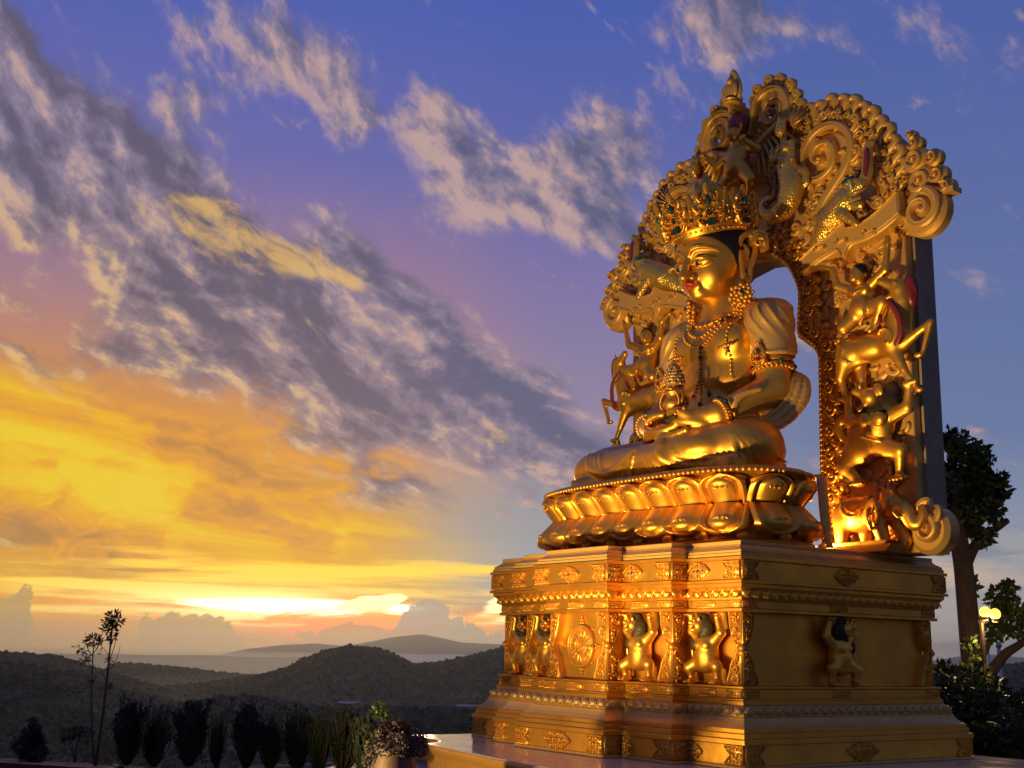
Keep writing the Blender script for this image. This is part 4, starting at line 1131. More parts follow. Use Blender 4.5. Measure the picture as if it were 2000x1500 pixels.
# ---- shawl, scarf loops and arm ornaments
for s in (1, -1):
    W_ = Sculpt((.2, -.6, 1.45), (1.7, .7, 3.0), .02)
    W_.ell((.88, .09, 2.26), (.35, .36, .35), .06); W_.cap((.92, .06, 2.20), (1.02, .0, 1.72), .318, .30, .05)
    W_.cap((.36, .14, 2.62), (.80, .12, 2.44), .15, .23, .10)
    for q in range(5):
        pts_ = []
        for u in np.linspace(0, 1, 7):
            z = 2.56 - .80 * u; ph = R_(-150 + q * 30 + 75 * u)
            rad = math.sqrt(max(.01, .35 ** 2 - (z - 2.26) ** 2)) if z > 2.26 else .35 - (2.26 - z) * .09
            cx_ = .88 + (2.26 - z) * .24 if z < 2.26 else .88
            pts_.append((cx_ + rad * math.cos(ph), .06 + rad * math.sin(ph), z))
        W_.chain(pts_, [.004, .012, .016, .016, .014, .010, .005], .03, n=3)
    W_.chain([(.50, .30, 2.66), (.72, .24, 2.64), (.98, .24, 2.56), (1.16, .22, 2.44)], [.04, .06, .06, .03], .06)
    W_.slab((1.1, 0, 1.50), (.9, .9, .21), .01, .01, cut=True)
    W_.ell((.40, -.12, 1.85), (.34, .8, .62), .03, cut=True)
    W_.chain([(.72, -.10, 1.80), (.81, -.24, 1.76), (.98, -.30, 1.73), (1.16, -.27, 1.73), (1.30, -.09, 1.75), (1.29, .15, 1.78)], .024, .02)
    me = W_.mesh('shawl', GOLDM)
    if s < 0:
        for v_ in me.vertices: v_.co.x = -v_.co.x
        me.flip_normals()
    place('shawl', me, bud)
    F_ = Sculpt((.4, -1.05, .36), (1.8, .6, 1.62), .02)
    for q in range(3):
        o_ = .085 * q
        F_.chain([(1.12, .28, 1.52), (1.36 - o_ * .4, .26 - o_, 1.36), (1.44 - o_, .14 - o_, 1.06), (1.32 - o_, -.08 - o_ * .6, .76 + o_ * .6), (1.08 - o_ * .4, -.36, .58 + o_), (.90, -.62, .64 + o_), (.80 + o_, -.76, .92), (.88 + o_, -.64, 1.10), (1.0 + o_, -.44, 1.18)], [.045, .05, .052, .05, .05, .05, .04, .04, .03], .016, n=4, flat=(.8, 1.3, 1))
    F_.chain([(.98, -.60, .66), (.90, -.72, .50), (.95, -.74, .44)], [.12, .08, .03], .03)
    me = F_.mesh('scarf', GOLDM)
    if s < 0:
        for v_ in me.vertices: v_.co.x = -v_.co.x
        me.flip_normals()
    place('scarf', me, bud)
    # armlet and wristlet
    def bangle(name, c, axis, r, gemstones):
        ax = Vector(axis).normalized(); u = ax.orthogonal().normalized(); v = ax.cross(u)
        mb = MB()
        for k in range(26):
            a = 2 * math.pi * k / 26; mb.ball(tuple(Vector(c) + (u * math.cos(a) + v * math.sin(a)) * (r + .012) - ax * .055), .028, 6, 5)
        for off in (-.02, .05): mb.tube([Vector(c) + ax * off + (u * math.cos(a) + v * math.sin(a)) * (r + .006) for a in np.linspace(0, 2 * math.pi, 33)], .022, 6, cap=False)
        o = mb.obj(name, GOLDR, bud)
        for k in range(gemstones):
            a = 2 * math.pi * k / gemstones; p = Vector(c) + ax * .015 + (u * math.cos(a) + v * math.sin(a)) * (r + .028)
            place('gem', GEMR if k % 2 else GEMB, o, p, (0, 0, 0), (1.4, 1.9, 1.4))
    bangle('armlet', (s * 1.015, -.01, 1.56), (-s * .12, .10, .97), .272, 10)
    ap = place('armlet_plaque', plaque_mesh([(0, -.16), (.10, -.10), (.12, 0), (.07, .12), (0, .22), (-.07, .12), (-.12, 0), (-.10, -.10)], .05, .07, 4, 'armlet_plaque'), bud, (s * 1.03, -.305, 1.68), (0, 0, R_(14 * s)))
    place('gem', GEMB, ap, (0, -.05, .08), (0, 0, 0), (1.4, 1.2, 2)); place('gem', GEMR, ap, (0, -.05, -.04), (0, 0, 0), (1.4, 1.2, 1.4))
    bangle('wristlet', (s * .77, -.76, .87), (s * .34, .84, .40), .185, 7)
# sash hanging down behind over the throne
sh = MB(); sh.tube(crv([(1.42, .26, -.03), (1.60, .22, -.03), (1.72, .12, -.40), (1.78, .10, -.80), (1.82, .10, -1.0)], 6), [.075] * 18 + [.05] * 7, 8, .35); sh.obj('sash', GOLDM, bud)

# ---- the vase held in the lap
VZ = (-1.93, .70, 4.034 + .95)
vase = thing('treasure_vase', 'small golden vase topped by a tiered leafy cone in the hands of the statue', 'vase', VZ); vase.scale = (.78, .78, .78)
vb = MB(); vb.lathe([(.10, .0), (.15, .015), (.19, .06), (.205, .12), (.19, .18), (.14, .225), (.12, .25), (.125, .30), (.165, .315), (.165, .37), (.12, .385), (.05, .39)], 24); vb.obj('vase_body', GOLD, vase)
nk = MB(); nk.tube([(0, 0, .38), (0, 0, .50)], [.045, .04], 10); nk.obj('stem', GOLD, vase)
for q in range(7):
    t = MB(); r_ = (.175, .185, .18, .165, .14, .11, .065)[q]; z = .49 + q * .058
    t.lathe([(r_ * .55, -.02), (r_ * .92, -.005), (r_, .02), (r_ * .86, .055), (r_ * .6, .07)], 20, (0, 0, z))
    n_ = max(6, int(r_ * 60))
    for k in range(n_):
        a = 2 * math.pi * k / n_ + q * .3; t.ball((math.cos(a) * r_, math.sin(a) * r_, z + .01), .026, 7, 5, (1, 1, 1.35))
    t.obj('leaf_tier', BRONZE, vase)
fn = MB(); fn.ball((0, 0, .92), .045, 8, 6); fn.obj('finial', GOLD, vase)
for s in (1, -1):
    c = MB()
    for q in range(15):
        u = q / 14; c.ball((s * (.15 + .10 * math.sin(u * 3)), -.12 + .02 * u, .34 - .36 * u), .022, 6, 5)
    o = c.obj('bead_chain', GOLDR, vase); o['kind'] = 'stuff'
    hd = MB(); hd.tube(crv([(s * .13, 0, .36), (s * .24, -.02, .33), (s * .27, -.03, .20), (s * .22, -.02, .08)], 5), .03, 8, .6); hd.obj('handle', GOLD, vase)

# ------------------------------------------------------------------ carved backplate (mandorla) behind the figure
MZ = 2.993
mand = thing('carved_backplate', 'tall gilded openwork backplate of scrolls, beasts and riders standing behind the seated statue', 'backplate', (-2.4, 2.88, MZ))
def mo(mb, name, mat, parent=None, sharp=None, y=0.0):
    return mb.obj(name, mat, parent or mand, (0, y, -MZ) if parent is None else (0, y, 0), sharp=sharp)
def mplace(name, me, flip=False, parent=None, loc=(0, 0, -MZ)): return place(name, me, parent or mand, loc, (0, 0, 0), (-1 if flip else 1, .80, 1))
OUT = [(2.95, 3.0), (2.95, 7.44), (2.86, 7.89), (2.78, 8.29), (2.62, 8.80), (2.42, 9.15), (2.2, 9.40), (1.95, 9.60), (1.7, 9.70), (1.4, 9.70), (1.12, 9.74), (.8, 9.95), (.45, 10.12), (0, 10.18)]
ARC = [(1.30, 3.0), (1.36, 5.92), (1.28, 6.07), (1.13, 6.20), (.99, 6.31), (.97, 6.5), (1.01, 6.98), (.92, 7.27), (.75, 7.52), (.45, 7.71), (0, 7.78)]
def sym(P): return list(P) + [(-x, z) for x, z in P[-2::-1]]
full = sym(OUT) + [(x, z) for x, z in sym(ARC)][::-1]
_so = [(2.96, 3.0), (2.96, 8.02), (2.86, 8.56), (2.68, 9.0), (2.42, 9.32)] + OUT[7:]
sl = MB(); sl.plate(sym(_so) + [(x, z) for x, z in sym(ARC)][::-1], .50, .10, .0); mo(sl, 'slab', SLAB, sharp=30)
def grow(P, d):
    P = np.array(P, float); T = np.gradient(P, axis=0); T /= np.linalg.norm(T, axis=1)[:, None]
    return P + np.stack([T[:, 1], -T[:, 0]], 1) * d
gp = MB(); gp.plate([(x * .985, z - .02 if z > 9 else z) for x, z in sym(OUT)] + [(x, z) for x, z in sym(ARC)][::-1], .102, -.05, .015); mo(gp, 'gilt_panel', GOLDM, sharp=30)

# arch border with cloud scrolls and a row of beads
arc = np.array(ARC); AF = np.array([tuple(p) for p in sym([tuple(q) for q in np.vstack([crv(arc[:1].tolist() + [(1.33, 4.5)] + arc[1:2].tolist(), 6)[:-1], crv(arc[1:5], 4)[:-1], crv(arc[4:], 4)])])])
brd = MB()
inn = grow(AF, .02); outr = grow(AF, .40)
outr[:, 0] = np.where(np.abs(outr[:, 0]) < 1e-6, 0, outr[:, 0])
n_ = len(AF); vs = []; fs = []
for k, (d, y) in enumerate(((.0, .50), (.0, -.13), (.03, -.155), (.09, -.155), (.10, -.13), (.34, -.13), (.36, -.10), (.36, -.04))):
    q = grow(AF, d)
    vs += [(a, y, b) for a, b in q]
for k in range(7):
    for i in range(n_ - 1): fs.append((k * n_ + i, k * n_ + i + 1, (k + 1) * n_ + i + 1, (k + 1) * n_ + i))
brd.add(vs, fs)
brd.rib(grow(AF, .125), .012, .022, -.13)
mo(brd, 'arch_border', GOLDR, sharp=40)
q = grow(AF, .062); d = np.concatenate([[0], np.cumsum(np.linalg.norm(np.diff(q, axis=0), axis=1))])
bm_ = MB(); bm_.ball((0, 0, 0), .030, 9, 6); ABE = bm_.mesh('arch_bead', GOLD)
for s in np.linspace(.04, d[-1] - .04, 150): place('arch_bead', ABE, mand, (float(np.interp(s, d, q[:, 0])), -.165, float(np.interp(s, d, q[:, 1])) - MZ))
def cloud_mesh(seed):
    mb = MB(); r = random.Random(seed)
    volute(mb, 0, .02, .14, 90 * seed, 1 if seed % 2 else -1, .055, 0, 1.15, .034, 16)
    curl(mb, -.10, -.08, 130, .05, .045, -1, .05, 0, .022); curl(mb, .11, .09, 20, .04, .04, 1, .05, 0, .02); curl(mb, .02, .15, 70, .03, .04, -1, .05, 0, .02)
    for k in range(4): mb.stud(.05 + .035 * math.cos(k * 1.57), -.155 + .035 * math.sin(k * 1.57), .034, .055, 0, 7)
    mb.stud(-.07, -.16, .04, .05, 0, 7); mb.stud(-.13, .10, .032, .05, 0, 7)
    return mb.mesh('cloud_scroll', GOLDR)
CLO = [cloud_mesh(k) for k in range(3)]
q = grow(AF, .225); d = np.concatenate([[0], np.cumsum(np.linalg.norm(np.diff(q, axis=0), axis=1))])
for i, s in enumerate(np.linspace(.16, d[-1] - .16, 38)):
    x, z = float(np.interp(s, d, q[:, 0])), float(np.interp(s, d, q[:, 1])); x2, z2 = float(np.interp(s + .05, d, q[:, 0])), float(np.interp(s + .05, d, q[:, 1]))
    a = math.atan2(z2 - z, x2 - x) - math.pi / 2
    place('cloud_scroll', CLO[i % 3], mand, (x, -.128, z - MZ), (0, -a, 0), (.84, 1, .9))
lb = MB(); lb.stud(0, 0, .075, .10, 0, 10); lb.stud(.02, .06, .05, .09, 0, 8); LOBE = lb.mesh('border_lobe', GOLDR)
q = grow(AF, .365); d = np.concatenate([[0], np.cumsum(np.linalg.norm(np.diff(q, axis=0), axis=1))])
for i, s in enumerate(np.linspace(.1, d[-1] - .1, 74)): place('border_lobe', LOBE, mand, (float(np.interp(s, d, q[:, 0])), -.06, float(np.interp(s, d, q[:, 1])) - MZ), (0, i * 1.9, 0), (1, 1, 1))

# flame fringe round the top: every hooked curl is a piece of its own
def flame_mesh(k):
    mb = MB()
    P = crv([(0, -.14), (-.035, -.02), (.02, .10), (.055, .19), (.02, .265), (-.05, .275), (-.085, .225), (-.06, .185)], 4)
    n = len(P); w = np.interp(np.linspace(0, 1, n), [0, .25, .6, .85, 1], [.075, .085, .065, .04, .02])
    mb.rib(P, w, .12, .03, crest=.08)
    volute(mb, .005, .0, .075, 200, 1, .05, -.10, 1.2, .016, 13)
    curl(mb, .08, -.10, 70, .07, .035, -1, .12, .04, .02); mb.stud(-.07, -.08, .035, .13, .04, 7)
    return mb.mesh('flame_curl', GOLDM)
FL = flame_mesh(0)
_m = MB(); volute(_m, 0, 0, .12, 40, 1, .07, 0, 1.05, .036, 15); leaf(_m, .08, -.08, -60, .13, .05, .06, 0, 1); SCU0 = _m.mesh('fringe_scroll', GOLDM)
fo = np.vstack([crv(OUT[1:], 5)]); d = np.concatenate([[0], np.cumsum(np.linalg.norm(np.diff(fo, axis=0), axis=1))])
for sgn in (1, -1):
    for i, s in enumerate(np.arange(.08, d[-1] - .9, .205)):
        x, z = float(np.interp(s, d, fo[:, 0])), float(np.interp(s, d, fo[:, 1])); x2, z2 = float(np.interp(s + .05, d, fo[:, 0])), float(np.interp(s + .05, d, fo[:, 1]))
        a = (math.atan2(z2 - z, x2 - x) - math.pi + math.pi) % (2 * math.pi) - math.pi
        place('flame_curl', FL, mand, (sgn * x, .02, z + .02 - MZ), (0, -a * sgn * .55, 0), (sgn * .95, 1, .92 + .08 * (i % 2)))
# inner fringe: smaller curls and a ridge running beside it
for sgn in (1, -1):
    q = grow(fo, -.30)
    rb = MB(); rb.rib([(sgn * x, z) for x, z in q[:-12]], .018, .05, -.05); mo(rb, 'fringe_ridge', GOLDR)
    q2 = grow(fo, -.15); d2 = np.concatenate([[0], np.cumsum(np.linalg.norm(np.diff(q2, axis=0), axis=1))])
    for i, s in enumerate(np.arange(.1, d2[-1] - .7, .20)):
        x, z = float(np.interp(s, d2, q2[:, 0])), float(np.interp(s, d2, q2[:, 1]))
        place('fringe_scroll', SCU0, mand, (sgn * x, -.048, z - MZ), (0, i * 1.3, 0), (.60 * sgn, 1.0, .60))

# large vine scroll of each shoulder
def vine(mb, pts, w0, w1, h, y=-.05, n=6):
    P = crv(pts, n); mb.rib(P, np.linspace(w0, w1, len(P)), h, y, crest=-.12)
for sgn in (1, -1):
    X = lambda P: [(sgn * x, z) for x, z in P]
    v = MB()
    vine(v, X([(1.38, 7.95), (1.55, 8.28), (1.80, 8.52), (2.0, 8.72), (2.11, 8.95), (2.08, 9.2), (1.92, 9.40), (1.66, 9.50), (1.38, 9.42), (1.20, 9.20), (1.18, 8.95), (1.32, 8.74), (1.55, 8.70), (1.76, 8.82), (1.80, 9.05), (1.68, 9.22), (1.48, 9.22), (1.38, 9.08), (1.44, 8.96), (1.53, 8.97)]), .085, .03, .13)
    v.stud(sgn * 1.52, 9.0, .06, .16, -.05)
    mo(v, 'vine_scroll', GOLDM)
    for (x, z, a, L, r, sg) in ((2.02, 8.76, 20, .20, .10, 1), (2.1, 9.0, 62, .18, .085, -1), (2.06, 9.22, 40, .22, .08, 1), (1.86, 9.42, 80, .16, .09, 1), (1.58, 9.50, 110, .14, .09, -1), (1.3, 9.36, 140, .14, .08, 1),
                                (1.22, 9.1, 190, .10, .07, 1), (1.3, 8.78, 235, .18, .08, -1), (1.62, 8.36, 150, .20, .09, 1), (1.80, 8.54, 300, .14, .08, -1), (1.50, 8.22, 190, .16, .08, -1), (1.9, 8.62, 320, .2, .08, 1), (1.62, 9.2, 20, .08, .06, -1), (1.75, 8.85, 250, .06, .06, 1), (1.42, 9.24, 100, .06, .05, -1)):
        c = MB(); aa = a if sgn > 0 else 180 - a
        curl(c, sgn * x, z, aa, L, r, sg * sgn, .10, -.05, .035); leaf(c, sgn * x, z, aa - 35 * sg * sgn, L * 1.0, .04, .08, -.05, sg * sgn)
        mo(c, 'vine_leaf', GOLDM)
# small scrolls filling the ground of the panel
FIG = [(1.55, 9.05, .52), (2.0, 8.0, .30), (2.3, 8.15, .28), (2.45, 8.5, .18), (1.6, 7.75, .22), (2.3, 6.6, .40), (1.75, 7.1, .15), (2.75, 7.1, .16), (2.4, 5.85, .42), (2.95, 6.4, .25), (3.0, 5.8, .2), (2.45, 4.9, .40), (2.1, 4.4, .30), (2.85, 4.3, .18), (2.1, 3.5, .45), (2.65, 3.6, .32), (1.0, 9.3, .30), (.9, 8.5, .36), (0, 9.6, .50)]
rr_ = random.Random(5); pts = []
from_in = inside_poly([tuple(p) for p in np.vstack([grow(fo, -.36)[:-6], [(.3, 9.85), (.3, 8.25)], grow(AF, .52)[len(AF) // 2 - 1::-1], [(2.84, 3.2)]])])
for tries in range(9000):
    x, z = rr_.uniform(.3, 2.86), rr_.uniform(3.15, 9.7)
    if not from_in(x, z): continue
    r = rr_.choice((.17, .145, .12, .105))
    if any((x - a) ** 2 + (z - b) ** 2 < (c * .8 + r * .2) ** 2 for a, b, c in FIG): continue
    if any((x - a) ** 2 + (z - b) ** 2 < ((r + c) * .93) ** 2 for a, b, c in pts): continue
    pts.append((x, z, r))
    if len(pts) > 100: break
SCU = []
for k in range(5):
    mb = MB()
    if k % 2 == 0:
        volute(mb, 0, 0, .12, 70 * k, 1, .055, 0, 1.1, .034, 16); leaf(mb, .09, -.06, -50, .13, .045, .05, 0, 1); leaf(mb, -.07, .09, 125, .12, .042, .05, 0, 1)
    else:
        curl(mb, -.03, -.13, 95, .13, .062, 1, .06, 0, .036); curl(mb, .02, -.13, 55, .10, .055, -1, .055, 0, .032); leaf(mb, -.04, -.08, 130, .13, .04, .05, 0, -1)
    SCU.append(mb.mesh('scroll_curl', GOLDM))
for i, (x, z, r) in enumerate(pts):
    for sgn in (1, -1):
        if sgn < 0 and z < 6.8: continue
        place('scroll_curl', SCU[i % 5], mand, (sgn * x, -.048, z - MZ), (0, rr_.uniform(0, 6.28), 0), (sgn * r / .12, 1.1, r / .12))

# crossbeam carried by the riders
for sgn in (1, -1):
    b = MB()
    top = crv([(1.22, 7.46), (1.5, 7.60), (1.8, 7.70), (2.05, 7.82), (2.12, 7.72), (2.45, 7.74), (2.75, 7.86), (3.0, 8.0)], 4); bot = crv([(3.02, 7.62), (2.75, 7.50), (2.45, 7.42), (2.15, 7.40), (2.02, 7.24), (1.92, 7.38), (1.6, 7.32), (1.24, 7.20)], 4)
    b.plate([(sgn * x, z) for x, z in np.vstack([top, bot])], .0, -.30, .03)
    b.rib([(sgn * x, z - .035) for x, z in top], .012, .03, -.29); b.rib([(sgn * x, z + .035) for x, z in bot], .012, .03, -.29)
    for x in (1.6, 2.0, 2.5): curl(b, sgn * x, 7.50, 20 if sgn > 0 else 160, .08, .04, -sgn, .035, -.295, .014); curl(b, sgn * (x + .02), 7.52, 200 if sgn > 0 else -20, .08, .04, -sgn, .035, -.295, .014)
    mo(b, 'crossbeam', GOLDM, sharp=40)
    # side finial: a great volute under a leafy crest
    f = MB()
    cx, cz = sgn * 3.27, 7.66
    f.plate([(cx + .37 * math.cos(t), cz + .37 * math.sin(t)) for t in np.linspace(0, 2 * math.pi, 40, endpoint=False)], .06, -.13, .05)
    volute(f, cx, cz, .35, 80 if sgn > 0 else 100, -sgn, .09, -.12, 1.5, .08, 28)
    lobes = [(3.24, 8.12, .22), (3.16, 8.46, .19), (3.50, 8.12, .15), (3.44, 8.40, .13), (3.62, 7.92, .12), (3.16, 8.70, .12), (3.10, 8.86, .07), (2.99, 8.20, .09), (2.98, 7.98, .08), (3.60, 7.98, .06)]
    for x, z, r in lobes:
        f.plate([(sgn * x + r * math.cos(t), z + r * math.sin(t)) for t in np.linspace(0, 2 * math.pi, 22, endpoint=False)], .05, -.07 - r * .15, .04)
        volute(f, sgn * x, z, r * .92, 200 if sgn > 0 else -20, sgn, .05, -.07 - r * .15, 1.3, r * .2, 15)
    f.box(min(sgn * 3.58, sgn * 3.76), max(sgn * 3.58, sgn * 3.76), -.12, .08, 7.80, 7.88)
    mo(f, 'side_finial', GOLDM, sharp=40)
    # foot: step and volute
    st = MB(); st.plate([(sgn * x, z) for x, z in ((1.18, 2.995), (2.70, 2.995), (2.78, 3.10), (1.18, 3.10))], .0, -.50, .01)
    st.plate([(sgn * x, z) for x, z in ((1.5, 3.10), (2.62, 3.10), (2.66, 3.16), (1.5, 3.16))], .0, -.42, .01); mo(st, 'foot_step', GOLD, sharp=30)
    p = MB(); cx, cz = sgn * 3.14, 3.27
    out_ = crv([(2.86, 3.62), (3.02, 3.70), (3.10, 3.60), (3.34, 3.55), (3.50, 3.35), (3.46, 3.10), (3.24, 2.94), (2.98, 2.96), (2.82, 3.12), (2.80, 3.4)], 4, closed=True)
    p.plate([(sgn * (3.12 + (x - 3.12) * .84), 3.28 + (z - 3.28) * .95) for x, z in out_], .05, -.20, .06)
    volute(p, cx, cz, .22, 100 if sgn > 0 else 80, -sgn, .08, -.21, 1.5, .055, 24); leaf(p, sgn * 3.0, 3.46, 60 if sgn > 0 else 120, .28, .07, .08, -.21, -sgn); leaf(p, sgn * 3.30, 3.36, 60 if sgn > 0 else 120, .2, .05, .08, -.21, sgn)
    mo(p, 'foot_volute', GOLDM, sharp=40)

# openwork crest over the middle
for sgn in (1, -1):
    c = MB()
    c.rib(spiral(sgn * .60, 10.14, .30, -60 if sgn > 0 else 240, 1.9, sgn, 40), np.linspace(.085, .035, 40), .11, -.06, crest=-.12); c.stud(sgn * .60, 10.14, .055, .2, -.06)
    vine(c, [(sgn * x, z) for x, z in ((1.15, 9.62), (.95, 9.95), (.92, 10.2), (.80, 10.42), (.56, 10.50), (.34, 10.42), (.2, 10.2), (.1, 9.9))], .07, .05, .18, -.04)
    mo(c, 'crest_scroll', GOLDM)
    for (x, z, a, L, r, sg) in ((.30, 10.46, 85, .18, .085, 1), (.52, 10.52, 75, .18, .085, 1), (.70, 10.46, 60, .18, .08, 1), (.86, 10.30, 45, .18, .08, 1), (.95, 10.1, 35, .18, .075, 1), (.16, 10.36, 110, .14, .06, -1), (1.02, 9.9, 40, .2, .07, 1), (.3, 9.95, 250, .1, .06, 1)):
        k = MB(); aa = a if sgn > 0 else 180 - a
        curl(k, sgn * x, z, aa, L, r, sg * sgn, .11, -.02, .05); leaf(k, sgn * x, z - .02, aa + 25 * sg * sgn, L * .9, .05, .14, -.02, sg * sgn); mo(k, 'crest_curl', GOLDM)
cj = MB(); cj.plate([(x, z) for x, z in crv([(0, 11.02), (.12, 10.84), (.18, 10.62), (.12, 10.46), (-.12, 10.46), (-.18, 10.62), (-.12, 10.84)], 4, closed=True)], -.36, -.42, .02)
for k in range(5): cj.tube(crv([(-.10 + .05 * k, -.46, 10.50), (-.14 + .07 * k, -.48, 10.62), (-.09 + .045 * k, -.46, 10.76)], 4), [.02, .034, .034, .034, .034, .034, .03, .02, .01], 7)
cj.ball((0, -.46, 10.78), .06, 8, 6); cj.lathe([(.10, 0), (.14, .03), (.11, .06), (.13, .09), (.09, .12)], 14, (0, -.44, 10.36)); cj.box(-.07, .07, -.45, .0, 10.28, 10.38)
mo(cj, 'crest_jewel', GOLDM, sharp=40)

# ---- beasts and riders in high relief (built once, mirrored for the far side)
def fig(lo, hi, h=.022): return Sculpt(lo, hi, h)
# elephant
e = fig((1.5, -.66, 3.05), (3.25, .05, 3.95))
e.ell((2.10, -.26, 3.56), (.42, .24, .25), .05); e.ell((1.84, -.24, 3.52), (.22, .22, .25), .08); e.ell((2.66, -.34, 3.62), (.20, .20, .19), .06); e.ell((2.60, -.32, 3.76), (.13, .14, .10), .05)
for x, y, x2 in ((1.82, -.36, 1.80), (2.06, -.14, 2.08), (2.44, -.40, 2.54), (2.62, -.20, 2.76)): e.cap((x, y, 3.46), (x2, y, 3.16), .13, .095, .05)
e.chain([(2.80, -.38, 3.60), (2.93, -.42, 3.50), (3.0, -.42, 3.36), (3.10, -.40, 3.34), (3.16, -.38, 3.46), (3.12, -.36, 3.56)], [.12, .10, .08, .07, .055, .04], .03)
e.ell((2.43, -.50, 3.52), (.17, .05, .22), .02, rot=(0, 14, -20)); e.ell((2.42, -.56, 3.50), (.10, .04, .14), .02, cut=True)
e.chain([(2.42, -.50, 3.70), (2.36, -.55, 3.5), (2.42, -.54, 3.30)], .018, .015); e.chain([(2.50, -.54, 3.68), (2.47, -.58, 3.5), (2.48, -.54, 3.34)], .014, .012)
e.chain([(1.70, -.22, 3.60), (1.62, -.24, 3.46), (1.62, -.24, 3.30)], [.04, .03, .025], .02)
e.chain([(1.86, -.42, 3.76), (1.92, -.49, 3.58), (2.10, -.51, 3.50), (2.28, -.48, 3.60), (2.32, -.40, 3.78)], .022, .015); e.chain([(1.92, -.42, 3.76), (1.98, -.49, 3.62), (2.12, -.51, 3.56), (2.24, -.48, 3.64), (2.27, -.40, 3.78)], .016, .012)
e.chain([(2.78, -.50, 3.52), (2.88, -.56, 3.44), (2.98, -.56, 3.44)], [.03, .024, .008], .01); e.ell((2.70, -.52, 3.66), (.035, .02, .02), .01)
for x, y in ((1.80, -.36), (2.54, -.40), (2.76, -.22)):
    for k in range(3): e.ell((x - .05 + .05 * k, y - .09, 3.10), (.022, .02, .022), .006)
ELE = e.mesh('elephant', GOLD)
# lion on its hind legs
l = fig((1.7, -.66, 3.85), (3.25, .05, 5.35))
l.ell((2.16, -.26, 4.52), (.28, .22, .28), .06); l.ell((2.44, -.28, 4.72), (.26, .22, .24), .10); l.ell((2.36, -.48, 4.82), (.10, .08, .10), .02); l.ell((2.60, -.48, 4.80), (.10, .08, .10), .02)
l.cap((2.06, -.28, 4.42), (1.90, -.36, 4.22), .19, .12, .05); l.cap((1.90, -.36, 4.22), (2.10, -.30, 4.02), .10, .07, .03); l.ell((2.16, -.36, 3.97), (.12, .13, .06), .03)
l.cap((2.44, -.26, 4.48), (2.84, -.36, 4.34), .16, .10, .05); l.cap((2.84, -.36, 4.34), (2.78, -.30, 4.04), .085, .06, .03); l.ell((2.82, -.36, 3.97), (.12, .13, .06), .03)
l.cap((2.24, -.30, 4.80), (2.02, -.34, 4.84), .12, .09, .04); l.cap((2.02, -.34, 4.84), (2.02, -.36, 5.16), .085, .065, .03); l.cap((2.02, -.38, 5.17), (1.90, -.42, 5.19), .05, .035, .02)
l.cap((2.64, -.28, 4.84), (2.98, -.34, 4.92), .12, .085, .04); l.cap((2.98, -.34, 4.92), (3.04, -.36, 5.20), .08, .06, .03); l.cap((3.0, -.40, 5.22), (3.16, -.40, 5.24), .05, .035, .02)
l.ell((2.40, -.36, 5.14), (.15, .16, .14), .04); l.cap((2.34, -.42, 5.18), (2.20, -.48, 5.24), .075, .05, .03); l.cap((2.36, -.42, 5.04), (2.26, -.46, 4.98), .05, .04, .02); l.ell((2.32, -.52, 5.30), (.03, .03, .05), .015); l.ell((2.56, -.40, 5.22), (.07, .05, .11), .02, rot=(0, -30, 0))
l.cap((2.20, -.52, 5.10), (2.36, -.54, 5.10), .03, .03, .01, cut=True); l.ell((2.38, -.50, 5.22), (.035, .025, .03), .01)
l.chain([(2.3, -.5, 4.6), (2.5, -.52, 4.52), (2.62, -.48, 4.48)], .02, .02); l.chain([(1.86, -.2, 4.6), (1.74, -.24, 4.80), (1.84, -.26, 4.92), (1.98, -.26, 4.78)], [.05, .06, .06, .03], .02)
for x in (2.16, 2.82):
    for k in range(4): l.ell((x - .09 + .06 * k, -.47, 3.955), (.026, .035, .03), .008)
LIO = l.mesh('standing_lion', GOLD)
m_ = fig((2.1, -.62, 4.7), (3.0, .05, 5.4))
m_.ell((2.56, -.28, 5.02), (.26, .16, .22), .03); m_.ell((2.40, -.36, 4.92), (.20, .14, .12), .04); m_.ell((2.68, -.24, 5.20), (.12, .10, .14), .04); m_.ell((2.34, -.44, 5.14), (.18, .2, .16), .02, cut=True)
for k in range(8): m_.cap((2.44 + .03 * k, -.48, 5.2 - .05 * k), (2.60 + .03 * k, -.40, 5.05 - .06 * k), .012, .012, .012, cut=True)
LMA = m_.mesh('mane', GREEN)
l2 = fig((1.7, -.6, 3.95), (3.0, .05, 4.4)); l2.ell((1.92, -.22, 4.10), (.16, .08, .09), .03); LFR = l2.mesh('leg_fringe', GREEN)
l2 = fig((1.7, -.6, 3.95), (3.0, .05, 4.4)); l2.ell((2.66, -.16, 4.12), (.09, .06, .14), .03); LFR2 = l2.mesh('leg_fringe', GREEN)
